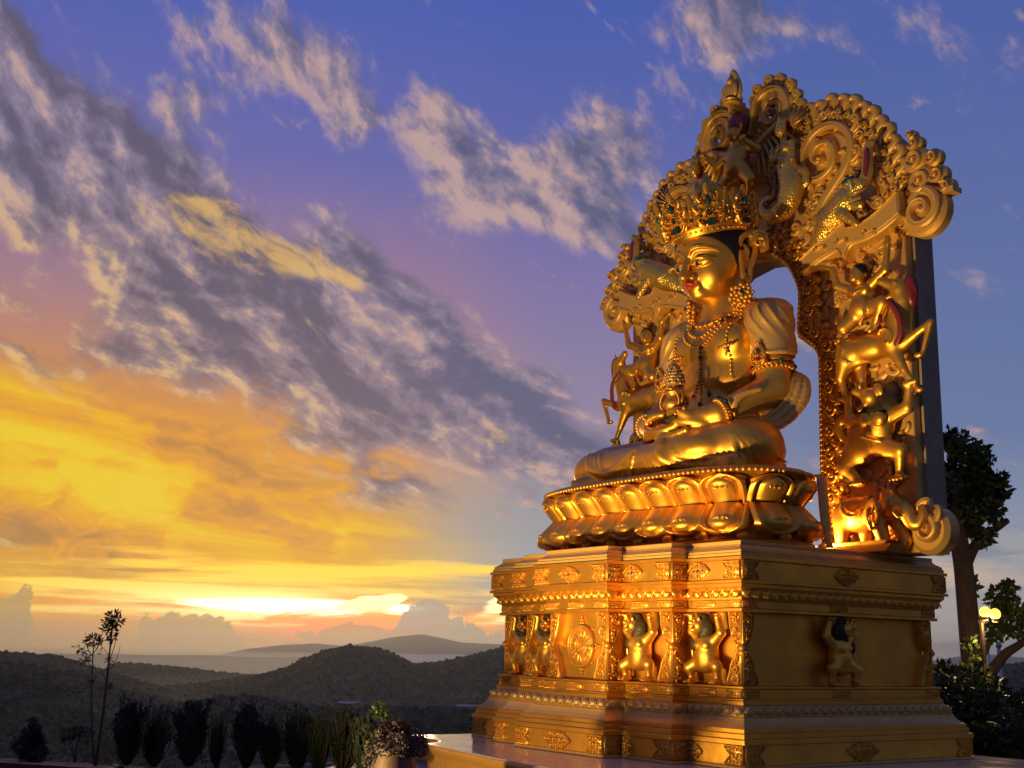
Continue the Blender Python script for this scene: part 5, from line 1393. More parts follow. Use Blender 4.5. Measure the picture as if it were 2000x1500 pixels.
# rearing horned horse
h = fig((1.75, -.66, 5.0), (3.6, .05, 6.95))
h.ell((2.36, -.26, 5.86), (.44, .22, .21), .06); h.ell((2.02, -.28, 5.84), (.23, .22, .25), .08); h.ell((2.78, -.28, 5.88), (.22, .22, .25), .08)
h.cap((2.84, -.28, 6.0), (2.98, -.34, 6.40), .20, .15, .08); h.ell((2.97, -.38, 6.56), (.13, .13, .16), .05); h.cap((2.90, -.42, 6.62), (2.72, -.48, 6.72), .085, .06, .04); h.cap((2.92, -.42, 6.50), (2.80, -.46, 6.46), .05, .036, .02)
h.ell((2.96, -.50, 6.64), (.035, .03, .03), .01); h.cap((3.04, -.38, 6.68), (3.10, -.38, 6.80), .035, .012, .01); h.cap((2.72, -.50, 6.58), (2.86, -.52, 6.57), .028, .028, .01, cut=True)
h.cap((1.98, -.36, 5.72), (1.90, -.38, 5.50), .14, .085, .05); h.cap((1.90, -.38, 5.50), (1.96, -.36, 5.20), .06, .045, .02); h.cap((2.12, -.18, 5.70), (2.16, -.2, 5.46), .11, .07, .04); h.cap((2.16, -.2, 5.46), (2.24, -.22, 5.20), .055, .04, .02)
h.cap((2.80, -.34, 5.76), (2.96, -.36, 5.44), .11, .06, .04); h.cap((2.96, -.36, 5.44), (3.14, -.34, 5.16), .055, .04, .02); h.ell((3.18, -.34, 5.12), (.07, .06, .04), .02); h.ell((1.97, -.36, 5.16), (.06, .06, .045), .02); h.ell((2.26, -.24, 5.16), (.06, .06, .04), .02)
h.cap((2.92, -.30, 5.80), (3.14, -.34, 5.88), .11, .075, .04); h.cap((3.14, -.34, 5.88), (3.42, -.36, 6.0), .065, .05, .02); h.cap((3.42, -.36, 6.0), (3.28, -.36, 5.62), .05, .038, .02); h.ell((3.22, -.38, 5.58), (.08, .06, .035), .02)
h.chain([(2.62, -.46, 5.98), (2.74, -.51, 6.04), (2.86, -.50, 5.94), (2.82, -.51, 5.82), (2.74, -.51, 5.84)], .018, .012); h.chain([(1.9, -.46, 5.98), (2.04, -.5, 5.9), (2.0, -.5, 5.76), (2.14, -.48, 5.66)], .018, .012)
HOR = h.mesh('rearing_horse', GOLD)
r1 = fig((2.9, -.6, 6.1), (3.35, .05, 6.95)); r1.ell((3.12, -.30, 6.52), (.10, .13, .24), .03)
for k in range(6): r1.chain([(3.04, -.44, 6.68 - .05 * k), (3.14, -.45, 6.60 - .06 * k), (3.20, -.34, 6.46 - .06 * k)], .012, .012, cut=True)
HMA = r1.mesh('mane', RED)
r2 = fig((2.6, -.62, 5.7), (3.3, .05, 6.6)); r2.chain([(2.84, -.50, 6.40), (2.98, -.545, 6.24), (3.03, -.53, 6.06), (3.02, -.51, 5.90), (2.94, -.50, 5.78)], .045, .01, flat=(1, .6, 1)); r2.chain([(2.66, -.46, 6.30), (2.68, -.48, 6.16), (2.56, -.47, 6.06)], .03, .01)
HCO = r2.mesh('collar', RED)
# boy rider with raised arms
b = fig((1.45, -.66, 5.98), (3.0, .05, 7.4), .02)
b.ell((2.30, -.28, 6.62), (.19, .15, .20), .06); b.ell((2.30, -.34, 6.44), (.20, .19, .18), .06); b.ell((2.20, -.40, 6.70), (.09, .06, .07), .03); b.ell((2.38, -.40, 6.69), (.09, .06, .07), .03)
b.cap((2.28, -.30, 6.74), (2.27, -.32, 6.86), .07, .065, .03); b.ell((2.26, -.36, 6.95), (.115, .12, .14), .03); b.ell((2.24, -.46, 6.88), (.06, .04, .05), .03); b.ell((2.235, -.485, 6.935), (.022, .025, .03), .012); b.ell((2.375, -.33, 6.93), (.025, .03, .045), .01)
b.cap((2.13, -.30, 6.74), (1.90, -.38, 6.86), .085, .065, .03); b.cap((1.90, -.38, 6.86), (1.86, -.40, 7.10), .062, .05, .02); b.cap((1.86, -.40, 7.12), (1.62, -.42, 7.22), .045, .035, .02)
b.cap((2.44, -.30, 6.76), (2.74, -.36, 6.90), .085, .065, .03); b.cap((2.74, -.36, 6.90), (2.80, -.38, 7.20), .062, .048, .02); b.ell((2.81, -.40, 7.27), (.06, .04, .07), .02)
b.cap((2.38, -.34, 6.40), (2.72, -.46, 6.42), .13, .095, .04); b.cap((2.72, -.46, 6.42), (2.56, -.42, 6.14), .085, .06, .03); b.cap((2.57, -.42, 6.12), (2.50, -.48, 6.06), .05, .04, .02)
b.cap((2.22, -.34, 6.36), (2.04, -.46, 6.20), .13, .10, .04); b.cap((2.04, -.44, 6.20), (1.86, -.30, 6.40), .085, .055, .03); b.cap((1.86, -.30, 6.40), (1.80, -.30, 6.34), .045, .03, .02)
b.chain([(2.40, -.46, 6.55), (2.46, -.50, 6.42), (2.42, -.50, 6.28), (2.34, -.50, 6.18)], .022, .015); b.chain([(2.14, -.44, 6.74), (2.26, -.47, 6.66), (2.42, -.42, 6.76)], .014, .01)
for k in range(4): b.cap((2.785 + .018 * k, -.42, 7.30), (2.79 + .02 * k, -.42, 7.37), .012, .01, .004)
BOY = b.mesh('boy_rider', GOLD)
hb = fig((2.0, -.6, 6.85), (2.5, 0, 7.2), .018); hb.ell((2.28, -.33, 7.0), (.125, .125, .12), .02); hb.ell((2.22, -.50, 6.92), (.10, .14, .10), .02, cut=True); BHA = hb.mesh('hair', BLACK)
# makara
k = fig((1.25, -.70, 7.45), (2.85, .05, 8.95))
k.chain([(1.36, -.18, 7.60), (1.58, -.26, 7.74), (1.78, -.32, 7.90), (2.02, -.38, 8.02), (2.18, -.42, 8.10)], [.08, .14, .20, .20, .18], .04)
k.ell((1.82, -.46, 7.90), (.15, .12, .15), .03); k.chain([(1.42, -.36, 7.95), (1.58, -.42, 8.0), (1.66, -.40, 7.92)], [.015, .04, .05], .02)
k.cap((2.18, -.42, 8.20), (2.46, -.48, 8.22), .13, .09, .04); k.cap((2.20, -.42, 8.0), (2.44, -.48, 7.92), .10, .06, .03); k.ell((2.26, -.50, 8.30), (.10, .08, .07), .03); k.ell((2.38, -.54, 8.30), (.06, .05, .05), .02)
k.chain([(2.44, -.44, 8.22), (2.53, -.40, 8.40), (2.53, -.38, 8.62), (2.56, -.36, 8.80), (2.62, -.36, 8.86)], [.08, .085, .075, .06, .04], .03)
k.cap((2.30, -.58, 8.09), (2.52, -.60, 8.07), .035, .03, .01, cut=True); k.cap((2.14, -.52, 7.86), (2.36, -.5, 7.66), .09, .05, .04)
MAK = k.mesh('sea_beast', SCALE)
k2 = fig((2.3, -.6, 8.25), (2.75, 0, 8.9), .018); k2.chain([(2.54, -.47, 8.34), (2.56, -.46, 8.52), (2.56, -.44, 8.72)], [.045, .055, .045], .01, flat=(.9, .7, 1)); MKR = k2.mesh('trunk_lining', RED)
k3 = fig((2.1, -.7, 8.15), (2.5, -.3, 8.45), .016); k3.ell((2.27, -.53, 8.34), (.12, .07, .045), .02, rot=(0, -10, 0)); MKB = k3.mesh('brow', BLUEG)
kt = MB()
for q in range(5): kt.tube([(2.36 + .04 * q, -.56, 8.13), (2.36 + .04 * q, -.57, 8.08)], [.014, .004], 5); kt.tube([(2.34 + .035 * q, -.55, 7.99), (2.34 + .035 * q, -.56, 8.04)], [.012, .004], 5)
kt.tube(crv([(2.36, -.58, 8.16), (2.38, -.64, 8.22), (2.36, -.66, 8.30)], 4), [.024] * 6 + [.014] * 2 + [.004], 6); MKT = kt.mesh('teeth', WHITEP)
# serpent maiden
s_ = fig((.4, -.70, 8.1), (1.45, .05, 10.0), .02)
s_.ell((1.0, -.38, 9.26), (.13, .11, .17), .05); s_.cap((.99, -.40, 9.42), (.98, -.42, 9.52), .055, .05, .03); s_.ell((.97, -.46, 9.60), (.095, .10, .12), .02); s_.ell((.96, -.555, 9.585), (.018, .022, .026), .01); s_.ell((.955, -.52, 9.53), (.05, .03, .04), .02)
s_.ell((.94, -.47, 9.28), (.06, .05, .055), .02); s_.ell((1.05, -.47, 9.28), (.06, .05, .055), .02)
s_.cap((1.12, -.38, 9.36), (1.15, -.42, 9.06), .062, .05, .03); s_.cap((1.15, -.42, 9.06), (.88, -.56, 9.14), .048, .034, .02); s_.cap((.87, -.38, 9.36), (.78, -.42, 9.10), .058, .045, .03); s_.cap((.78, -.42, 9.10), (.85, -.56, 9.14), .044, .034, .02)
s_.cap((.86, -.57, 9.14), (.85, -.58, 9.30), .034, .022, .015)
s_.chain([(1.0, -.36, 9.10), (1.03, -.36, 8.86), (1.10, -.38, 8.60), (1.0, -.40, 8.36), (.76, -.42, 8.27), (.58, -.44, 8.40), (.62, -.46, 8.56), (.74, -.46, 8.54)], [.15, .18, .20, .18, .14, .09, .06, .035], .02)
s_.chain([(.84, -.42, 9.04), (1.0, -.53, 8.99), (1.16, -.42, 9.05)], .03, .015); s_.chain([(1.1, -.3, 8.95), (1.3, -.3, 8.85), (1.34, -.3, 8.65), (1.24, -.3, 8.6)], [.06, .06, .05, .03], .02)
for q in range(5): s_.cap((.90 + .035 * q, -.49 + .02 * abs(q - 2), 9.68), (.885 + .042 * q, -.50 + .02 * abs(q - 2), 9.80 + .03 * (2 - abs(q - 2))), .03, .008, .012)
NAG = s_.mesh('serpent_maiden', SCALE)
sr = MB(); sr.tube(crv([(.88, -.47, 8.98), (.90, -.53, 8.72), (.90, -.54, 8.54), (.80, -.55, 8.44), (.68, -.54, 8.42), (.64, -.54, 8.47)], 5), .028, 7, .7); NRB = sr.mesh('belly_stripe', RED)
sh_ = MB()
for q in range(9):
    a = R_(20 + q * 17.5); sh_.tube([(1.0 + .10 * math.cos(a), -.30, 9.66 + .10 * math.sin(a)), (1.0 + .34 * math.cos(a), -.20, 9.66 + .34 * math.sin(a))], [.045, .02], 6)
NHO = sh_.mesh('serpent_hood', GOLDR)
for sgn in (False, True):
    o = mplace('elephant', ELE, sgn); place('eye', (lambda: (lambda z: (z.ball((2.71, -.535, 3.66), .018, 7, 5), z.mesh('eye', BLACK))[1])(MB()))(), o)
    o = mplace('standing_lion', LIO, sgn); place('mane', LMA, o); place('leg_fringe', LFR, o); place('leg_fringe', LFR2, o)
    o = mplace('rearing_horse', HOR, sgn); place('mane', HMA, o); place('collar', HCO, o)
    o = mplace('boy_rider', BOY, sgn); place('hair', BHA, o)
    o = mplace('sea_beast', MAK, sgn); place('trunk_lining', MKR, o); place('brow', MKB, o); place('teeth', MKT, o)['kind'] = 'stuff'
    o = mplace('serpent_maiden', NAG, sgn); place('belly_stripe', NRB, o); place('serpent_hood', NHO, o)
# winged guardian in the middle
g = fig((-.85, -.80, 8.6), (.85, .05, 10.15), .021)
g.ell((0, -.40, 9.50), (.24, .18, .20), .06); g.ell((0, -.46, 9.28), (.22, .20, .22), .06); g.cap((0, -.42, 9.62), (0, -.46, 9.76), .10, .09, .04); g.ell((0, -.48, 9.86), (.13, .14, .13), .03); g.cap((0, -.58, 9.86), (0, -.70, 9.80), .06, .02, .03)
for s in (1, -1):
    g.cap((s * .20, -.40, 9.58), (s * .46, -.40, 9.48), .085, .065, .03); g.cap((s * .46, -.40, 9.48), (s * .28, -.58, 9.66), .06, .045, .02) if s > 0 else g.cap((s * .46, -.40, 9.48), (s * .62, -.52, 9.66), .06, .045, .02)
    g.ell((s * .28 if s > 0 else -.64, -.60, 9.70), (.07, .05, .05), .02)
    g.cap((s * .14, -.42, 9.22), (s * .36, -.50, 8.98), .15, .10, .05); g.cap((s * .36, -.50, 8.98), (s * .26, -.46, 8.74), .08, .05, .03)
    g.ell((s * .07, -.60, 9.90), (.03, .02, .025), .01); g.ell((s * .14, -.46, 9.98), (.03, .03, .08), .02)
g.ell((0, -.63, 9.30), (.13, .05, .14), .01)
GAR = mplace('winged_guardian', g.mesh('winged_guardian', GOLD))
gh = fig((-.35, -.6, 9.75), (.35, 0, 10.4), .02); gh.ell((0, -.36, 10.06), (.22, .14, .22), .03)
for q in range(7): gh.chain([(-.15 + .05 * q, -.46, 9.96), (-.18 + .06 * q, -.48, 10.10), (-.12 + .04 * q, -.44, 10.24)], .012, .014, cut=True)
place('hair', gh.mesh('hair', RED), GAR)
fth = MB(); fth.tube(crv([(0, 0, 0), (.02, -.02, -.22), (.0, 0, -.48)], 4), [.03, .05, .055, .055, .055, .05, .04, .03, .012], 6, .5); FTH = fth.mesh('wing_feather', GOLDM)
for s in (1, -1):
    for q in range(7): place('wing_feather', FTH, GAR, (s * (.26 + .075 * q), -.16 - .012 * (q % 2), 9.62 + .03 * q), (0, R_(-s * (4 + q * 7)), 0), (1, 1, 1.0 + .05 * q))
    wr = MB(); wr.tube(crv([(s * .2, -.2, 9.62), (s * .5, -.22, 9.74), (s * .80, -.2, 9.86), (s * .92, -.2, 9.78)], 4), [.06] * 8 + [.05] * 5, 7); wr.obj('wing_arm', GOLDM, GAR)

# ------------------------------------------------------------------ ground, hills, haze
FOREST = worn(new_mat('forest_cover', (.022, .038, .020), 0, .95), .012, (.060, .070, .034), .9, .9, 1.0)
def treetops(m):
    nt = m.node_tree; b = nt.nodes['Principled BSDF']; t = nt.nodes.new('ShaderNodeTexCoord'); prev = None
    for sc_, st, di in ((.11, 1.0, 7.0), (.022, .8, 16.0)):
        v = nt.nodes.new('ShaderNodeTexVoronoi'); v.feature = 'SMOOTH_F1'; v.inputs['Scale'].default_value = sc_; v.inputs['Randomness'].default_value = 1
        nt.links.new(t.outputs['Object'], v.inputs['Vector'])
        bp = nt.nodes.new('ShaderNodeBump'); bp.invert = True; bp.inputs['Strength'].default_value = st; bp.inputs['Distance'].default_value = di
        nt.links.new(v.outputs['Distance'], bp.inputs['Height'])
        if prev: nt.links.new(prev.outputs[0], bp.inputs['Normal'])
        prev = bp
    nt.links.new(prev.outputs[0], b.inputs['Normal'])
    # every crown its own green
    v1 = nt.nodes.new('ShaderNodeTexVoronoi'); v1.inputs['Scale'].default_value = .13; nt.links.new(t.outputs['Object'], v1.inputs['Vector'])
    n1 = nt.nodes.new('ShaderNodeTexNoise'); n1.inputs['Scale'].default_value = .014; n1.inputs['Detail'].default_value = 5; nt.links.new(t.outputs['Object'], n1.inputs['Vector'])
    sp_ = nt.nodes.new('ShaderNodeSeparateColor'); nt.links.new(v1.outputs['Color'], sp_.inputs[0])
    ad = nt.nodes.new('ShaderNodeMath'); ad.operation = 'MULTIPLY_ADD'; nt.links.new(sp_.outputs[0], ad.inputs[0]); ad.inputs[1].default_value = .75
    mr = nt.nodes.new('ShaderNodeMapRange'); mr.inputs[1].default_value = .35; mr.inputs[2].default_value = .7; mr.inputs[3].default_value = -.15; mr.inputs[4].default_value = .45; nt.links.new(n1.outputs['Fac'], mr.inputs[0]); nt.links.new(mr.outputs[0], ad.inputs[2])
    cr = nt.nodes.new('ShaderNodeValToRGB'); cr.color_ramp.elements[0].color = (.008, .014, .008, 1); cr.color_ramp.elements[1].color = (.085, .10, .045, 1); cr.color_ramp.elements.new(.5).color = (.028, .042, .020, 1)
    nt.links.new(ad.outputs[0], cr.inputs[0]); nt.links.new(cr.outputs[0], b.inputs['Base Color'])
treetops(FOREST)
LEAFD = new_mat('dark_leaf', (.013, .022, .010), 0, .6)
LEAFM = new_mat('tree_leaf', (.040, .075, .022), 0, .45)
LEAFR = new_mat('dark_red_leaf', (.030, .008, .009), 0, .6)
BLOOM = new_mat('white_bloom', (.11, .085, .08), 0, .7)
BARK = worn(new_mat('bark', (.07, .048, .030), 0, .9), 9.0, (.04, .028, .018), .8, .8, 1.0, .8, 14.0, (1, 1, .3))
TWIG = new_mat('dark_twig', (.035, .025, .018), 0, .8)
KERB = worn(new_mat('dull_red_kerb', (.13, .030, .022), 0, .6), 4.0, (.07, .02, .015), .7, .5, .7, .2, 30.0)
CLAY = worn(new_mat('brown_clay_pot', (.14, .075, .045), 0, .6), 6.0, (.08, .045, .03), .6, .5, .7, .2, 20.0)
STEEL = new_mat('pale_steel', (.55, .52, .48), .6, .35)
MISTM = new_mat('mist_white', (.80, .70, .56), 0, 1.0)
ROOFM = new_mat('pale_sheet_roof', (.30, .31, .32), .0, .6)
kx, ky = (-4.09, -5.14); kn = Vector((-.62, .785)); kt_ = Vector((.785, .62))
def ground_z(x, y):
    s = (x - kx) * kn.x + (y - ky) * kn.y - 1.3
    dx_ = max(-6.4 - x, 0, x - 40); dy_ = max(-3.2 - y, 0, y - 13); rect = math.hypot(dx_, dy_) if (x < -6.4 or y > 13 or x > 40 or y < -3.2) else -1
    d = min(s, rect) if s > 0 else s
    if d <= 0: return 0.0
    return float(np.interp(d, [0, 1, 3, 8, 20, 60, 160, 500, 1500, 4000, 40000], [0, -.5, -2.2, -6, -14, -34, -66, -112, -150, -192, -196]))
gm_ = MB(); NA = 180; RAD = [0, 1.5, 3, 4.5, 6, 7, 8, 9, 10, 11, 12, 13, 14, 15, 16, 17.5, 19, 21, 24, 28, 34, 42, 55, 75, 110, 160, 240, 360, 560, 900, 1500, 2600, 4500, 8000, 15000, 19000]
vs = []; fs = []
for r in RAD:
    for i in range(NA):
        t = 2 * math.pi * i / NA; x, y = -2.4 + r * math.cos(t), 1 + r * math.sin(t)
        z = ground_z(x, y); vs.append((x, y, z + (0 if r < 40 else math.sin(x * .013 + y * .007) * .02 * min(r, 300))))
for j in range(len(RAD) - 1):
    for i in range(NA):
        i2 = (i + 1) % NA
        if j == 0: fs.append((i, NA + i, NA + i2))
        else: fs.append((j * NA + i, (j + 1) * NA + i, (j + 1) * NA + i2, j * NA + i2))
gm_.add(vs, fs); tag(gm_.obj('ground', EARTH), kind='structure')
# paved forecourt, a sheet just above the ground
pv = MB(); pv.add([(-7.2 + 1.2, -8.1, .004), (24, -22, .004), (40, -22, .004), (40, 12.9, .004), (-6.3, 12.9, .004), (-6.3, -1.5, .004), (-3.2, -4.7, .004)], [(0, 1, 2, 3, 4, 5, 6)]); tag(pv.obj('forecourt_paving', PAVE), kind='structure')

RIDGES = {
    'far': [(-80.47, -0.01548), (-71.139, -0.01205), (-68.251, -0.00905), (-67.134, -0.00427), (-65.54, -0.00045), (-63.92, 0.0014), (-62.744, -0.00015), (-62.045, 0.00175), (-60.641, 0.00718), (-59.697, 0.00961), (-59.104, 0.01066), (-58.264, 0.00815), (-57.303, 0.00486), (-55.869, 0.0042), (-53.716, 0.00342), (-47.782, 0.00329), (-40.879, 0.00121), (-36.068, -0.0011), (-34.998, 0.0024), (-33.532, 0.00451), (-32.31, 0.00273), (-28.377, 0.00251)],
    'low': [(-80.497, -0.01146), (-77.506, -0.01193), (-73.326, -0.0101), (-71.146, -0.01049), (-68.924, -0.00969), (-66.652, -0.01045), (-64.349, -0.00961), (-62.007, -0.01155), (-57.274, -0.01138), (-52.513, -0.00991), (-43.155, -0.00764), (-34.389, -0.00381), (-28.401, -0.00294)],
    'dome': [(-71.026, -0.03567), (-68.385, -0.03072), (-66.482, -0.02505), (-65.243, -0.0187), (-64.346, -0.01041), (-63.435, -0.00404), (-62.506, -0.00126), (-61.565, -0.0013), (-60.611, -0.00457), (-59.645, -0.01268), (-58.932, -0.01363), (-57.752, -0.00994), (-56.333, -0.00453), (-54.911, 0.00295), (-53.005, 0.00859), (-47.781, 0.00572), (-40.886, -0.00273), (-35.445, -0.0058), (-32.33, -0.00289), (-28.387, 0.00033)],
    'leftA': [(-80.519, -0.00817), (-77.511, -0.01118), (-76.478, -0.01234), (-75.43, -0.0135), (-74.353, -0.01773), (-73.255, -0.02354), (-71.926, -0.0301), (-70.358, -0.03744)],
    'leftB': [(-74.272, -0.03256), (-73.247, -0.02507), (-73.016, -0.02001), (-72.64, -0.01759), (-71.767, -0.01808), (-69.997, -0.01986), (-68.418, -0.0229), (-67.054, -0.02444), (-65.681, -0.0248), (-64.287, -0.02793), (-61.945, -0.03315), (-59.585, -0.03835)],
    'near': [(-80.458, -0.01731), (-77.454, -0.02053), (-76.216, -0.02169), (-75.368, -0.02448), (-74.079, -0.0291), (-72.536, -0.03791), (-70.981, -0.04489), (-69.643, -0.04889), (-68.295, -0.05173), (-66.023, -0.05595), (-64.181, -0.05945)],
    'near2': [(-72.008, -0.05689), (-70.297, -0.05054), (-68.772, -0.04484), (-67.436, -0.04221), (-66.073, -0.04266), (-64.683, -0.04702), (-63.288, -0.05059), (-61.896, -0.0502), (-60.502, -0.04741), (-58.386, -0.0483), (-56.26, -0.04993), (-53.664, -0.04812), (-47.797, -0.04625), (-40.961, -0.04369), (-28.54, -0.03357)],
}
def ridge(name, key, dist, foot, foot_z, rough, seed, width=.30, trees=0, th=9.0):
    P = RIDGES[key]; r = random.Random(seed)
    from mathutils import noise as mn
    az = np.linspace(P[0][0], P[-1][0], 760); sl = np.interp(az, [p[0] for p in P], [p[1] for p in P])
    k_ = np.ones(5) / 5; sl = np.convolve(np.pad(sl, 2, 'edge'), k_, 'valid')
    rows = [0, .12, .22, .32, .42, .5, .57, .64, .7, .76, .81, .85, .89, .92, .95, .97, .985, 1.0, 1.02, 1.05, 1.08, 1.16, 1.3]
    vs = []; fs = []
    for t in rows:
        for i, a in enumerate(az):
            d = dist * (foot + (1 - foot) * min(t, 1)) + dist * width * max(t - 1, 0)
            crest = 1.62 + sl[i] * dist
            if t <= 1: z = foot_z + (crest - foot_z) * (1 - (1 - t) ** 1.7)
            else: z = crest - (t - 1) * dist * .09 - (t - 1) ** 2 * dist * .3
            x = CAM.x + math.sin(R_(a)) * d; y = CAM.y + math.cos(R_(a)) * d
            q = dist * .012
            fine = max(0.0, 1 - abs(1 - t) / .10)
            bump = mn.noise(Vector((x / q * .6, y / q * .6, seed))) * rough * dist * .0005 + abs(mn.noise(Vector((x / q * 7, y / q * 7, seed + 5)))) * rough * dist * .0011 * fine + abs(mn.noise(Vector((x / q * 16, y / q * 16, seed + 6)))) * rough * dist * .0006 * fine
            bump += mn.noise(Vector((x / q * .22, y / q * .22, seed + 9))) * dist * .004 * (1 - min(t, 1)) 
            vs.append((x, y, z + bump - th * .55 * (trees > 0)))
    n = len(az)
    for j in range(len(rows) - 1):
        for i in range(n - 1): fs.append((j * n + i, j * n + i + 1, (j + 1) * n + i + 1, (j + 1) * n + i))
    m = MB(); m.add(vs, fs); tag(m.obj(name, FOREST), kind='structure')
    if not trees: return
    # the wood that covers it: one mass of small crowns
    g = np.random.default_rng(seed); G = np.array(vs).reshape(len(rows), n, 3)
    k = trees; fi = g.uniform(0, n - 1.001, k); fj = (g.uniform(0, 1, k) ** .55) * 18.4
    i0 = fi.astype(int); j0 = fj.astype(int); u = (fi - i0)[:, None]; w = (fj - j0)[:, None]
    P_ = (G[j0, i0] * (1 - u) + G[j0, i0 + 1] * u) * (1 - w) + (G[j0 + 1, i0] * (1 - u) + G[j0 + 1, i0 + 1] * u) * w
    hgt = g.uniform(.55, 1.0, k) * th * (1 + .5 * (g.uniform(0, 1, k) > .93)); rad = hgt * g.uniform(.40, .75, k)
    ang = np.linspace(0, 2 * math.pi, 5, endpoint=False)
    rings = []
    for zf, rf in ((.25, 1.0), (.80, .72)):
        a = ang[None, :] + g.uniform(0, 1, (k, 1)); q = rad[:, None] * rf * g.uniform(.7, 1.25, (k, 5))
        rings.append(np.stack([P_[:, :1] + np.cos(a) * q, P_[:, 1:2] + np.sin(a) * q, P_[:, 2:] + (hgt * zf)[:, None] + 0 * a], 2))
    top = (P_ + np.stack([0 * hgt, 0 * hgt, hgt], 1))[:, None, :]
    V_ = np.concatenate(rings + [top], 1).reshape(-1, 3)
    F_ = []
    for q in range(5): a, b_ = q, (q + 1) % 5; F_ += [(a, b_, b_ + 5), (a, b_ + 5, a + 5)]
    for q in range(5): F_.append((5 + q, 5 + (q + 1) % 5, 10))
    F_ = (np.array(F_)[None] + (np.arange(k) * 11)[:, None, None]).reshape(-1, 3)
    me = bpy.data.meshes.new('forest'); me.vertices.add(len(V_)); me.vertices.foreach_set('co', V_.astype(np.float32).ravel())
    me.loops.add(F_.size); me.loops.foreach_set('vertex_index', F_.astype(np.int32).ravel())
    me.polygons.add(len(F_)); me.polygons.foreach_set('loop_start', np.arange(0, F_.size, 3, dtype=np.int32)); me.update(calc_edges=True)
    me.materials.append(FOREST); tag(place('forest', me), kind='stuff')
ridge('mountain_range', 'far', 13000, .75, -190, .35, 1, .2)
ridge('distant_hills', 'low', 7500, .75, -190, .3, 2, .2)
ridge('wooded_hill', 'leftB', 2500, .6, -150, .8, 3, trees=9000, th=6.5)
ridge('wooded_hill', 'dome', 1700, .5, -120, 1.1, 4, trees=24000, th=5.2)
ridge('wooded_hill', 'leftA', 1500, .6, -120, .9, 5, trees=8000, th=5.0)
ridge('wooded_hill', 'near', 800, .4, -95, .8, 6, trees=11000, th=3.6)
ridge('wooded_hill', 'near2', 520, .3, -80, .8, 7, trees=14000, th=2.8)
# cloud sea lying in the far valley
from mathutils import noise as mnoise
ms = MB(); vs = []; fs = []
azs = np.linspace(-66, -53, 120)
for j, (d, h) in enumerate(((6200, -115), (6600, -82), (7000, -66), (8200, -62), (9600, -56), (11000, -52))):
    for i, a in enumerate(azs):
        x = CAM.x + math.sin(R_(a)) * d; y = CAM.y + math.cos(R_(a)) * d
        ed = min(1, (i + 1) / 40, (len(azs) - i) / 20)
        vs.append((x, y, -190 + (h + 190) * ed + mnoise.noise(Vector((x / 260, y / 260, 3))) * 12 * (1 if j else 0)))
for j in range(5):
    for i in range(len(azs) - 1): fs.append((j * 120 + i, j * 120 + i + 1, (j + 1) * 120 + i + 1, (j + 1) * 120 + i))
ms.add(vs, fs); tag(ms.obj('valley_mist', MISTM), kind='stuff')
# greenhouse roofs far below
for n_, (x, y, z, w_, lab) in enumerate(((-1043, 540, -51.5, 9, 'pale greenhouse roof on the slope below the domed hill, left of the pedestal'), (-990, 640, -52.5, 10, 'long pale greenhouse roof in the valley just beside the pedestal edge'))):
    t = thing('greenhouse', lab, 'greenhouse', (x, y, z), R_(30), 'greenhouses in the valley')
    g_ = MB()
    for k in range(4): g_.add([(-w_, -4 + 4 * k, 0), (w_, -4 + 4 * k, 0), (w_, -2 + 4 * k, 1.6), (-w_, -2 + 4 * k, 1.6), (w_, 4 * k, 0), (-w_, 4 * k, 0)], [(0, 1, 2, 3), (3, 2, 4, 5)])
    g_.obj('roof', ROOFM, t, (0, 0, 0)); 
    gw = MB(); gw.box(-w_ + .2, w_ - .2, -3.9, 11.8, -5, -.05); gw.obj('wall', EARTH, t)

hz_ = MB(); hz_.box(-19500, 19500, -19500, 19500, -230, 215)
HAZE = bpy.data.materials.new('haze_air'); HAZE.use_nodes = True
HAZE.node_tree.nodes.clear()
_o = HAZE.node_tree.nodes.new('ShaderNodeOutputMaterial'); _p = HAZE.node_tree.nodes.new('ShaderNodeVolumePrincipled')
_p.inputs['Color'].default_value = (.72, .84, .86, 1); _p.inputs['Density'].default_value = 6.5e-5; _p.inputs['Anisotropy'].default_value = .68
HAZE.node_tree.links.new(_p.outputs[0], _o.inputs['Volume'])
tag(hz_.obj('haze', HAZE, smooth=False), kind='stuff')
vm_ = MB(); vm_.box(-9500, 9500, -9500, 9500, -225, -52)
VMIST = HAZE.copy(); VMIST.name = 'valley_air'
for n__ in VMIST.node_tree.nodes:
    if n__.type == 'PRINCIPLED_VOLUME': n__.inputs['Density'].default_value = 2.2e-4
tag(vm_.obj('valley_mist', VMIST, smooth=False), kind='stuff')

# ------------------------------------------------------------------ polished terrace under the pedestal
def terr(d):
    c = [(-5.75, 4.6), (-5.75, -1.12), (-5.68, -1.2), (-4.95, -1.24), (-4.66, -1.30), (-4.42, -1.50), (-4.34, -1.68), (-4.22, -1.78), (-3.6, -1.88), (-3.0, -1.97), (-2.2, -2.10), (-1.4, -2.20), (-.6, -2.26), (.3, -2.18), (1.1, -1.9), (1.7, -1.4), (2.0, -.7), (2.0, 4.6)]
    P = np.array(c); T = np.roll(P, -1, 0) - np.roll(P, 1, 0); T /= np.linalg.norm(T, axis=1)[:, None]
    return P + np.stack([T[:, 1], -T[:, 0]], 1) * d
ter = thing('terrace', 'low polished stone terrace with a rounded edge that carries the gilded pedestal', 'terrace', (0, 0, 0))
def loft(prof):
    vs = []; fs = []; n = len(terr(0))
    for d, z in prof: vs += [(x, y, z) for x, y in terr(d)]
    for j in range(len(prof) - 1):
        for i in range(n): fs.append((j * n + i, j * n + (i + 1) % n, (j + 1) * n + (i + 1) % n, (j + 1) * n + i))
    m = MB(); m.add(vs, fs); m.add([v for v in vs[-n:]], [tuple(range(n))]); return m
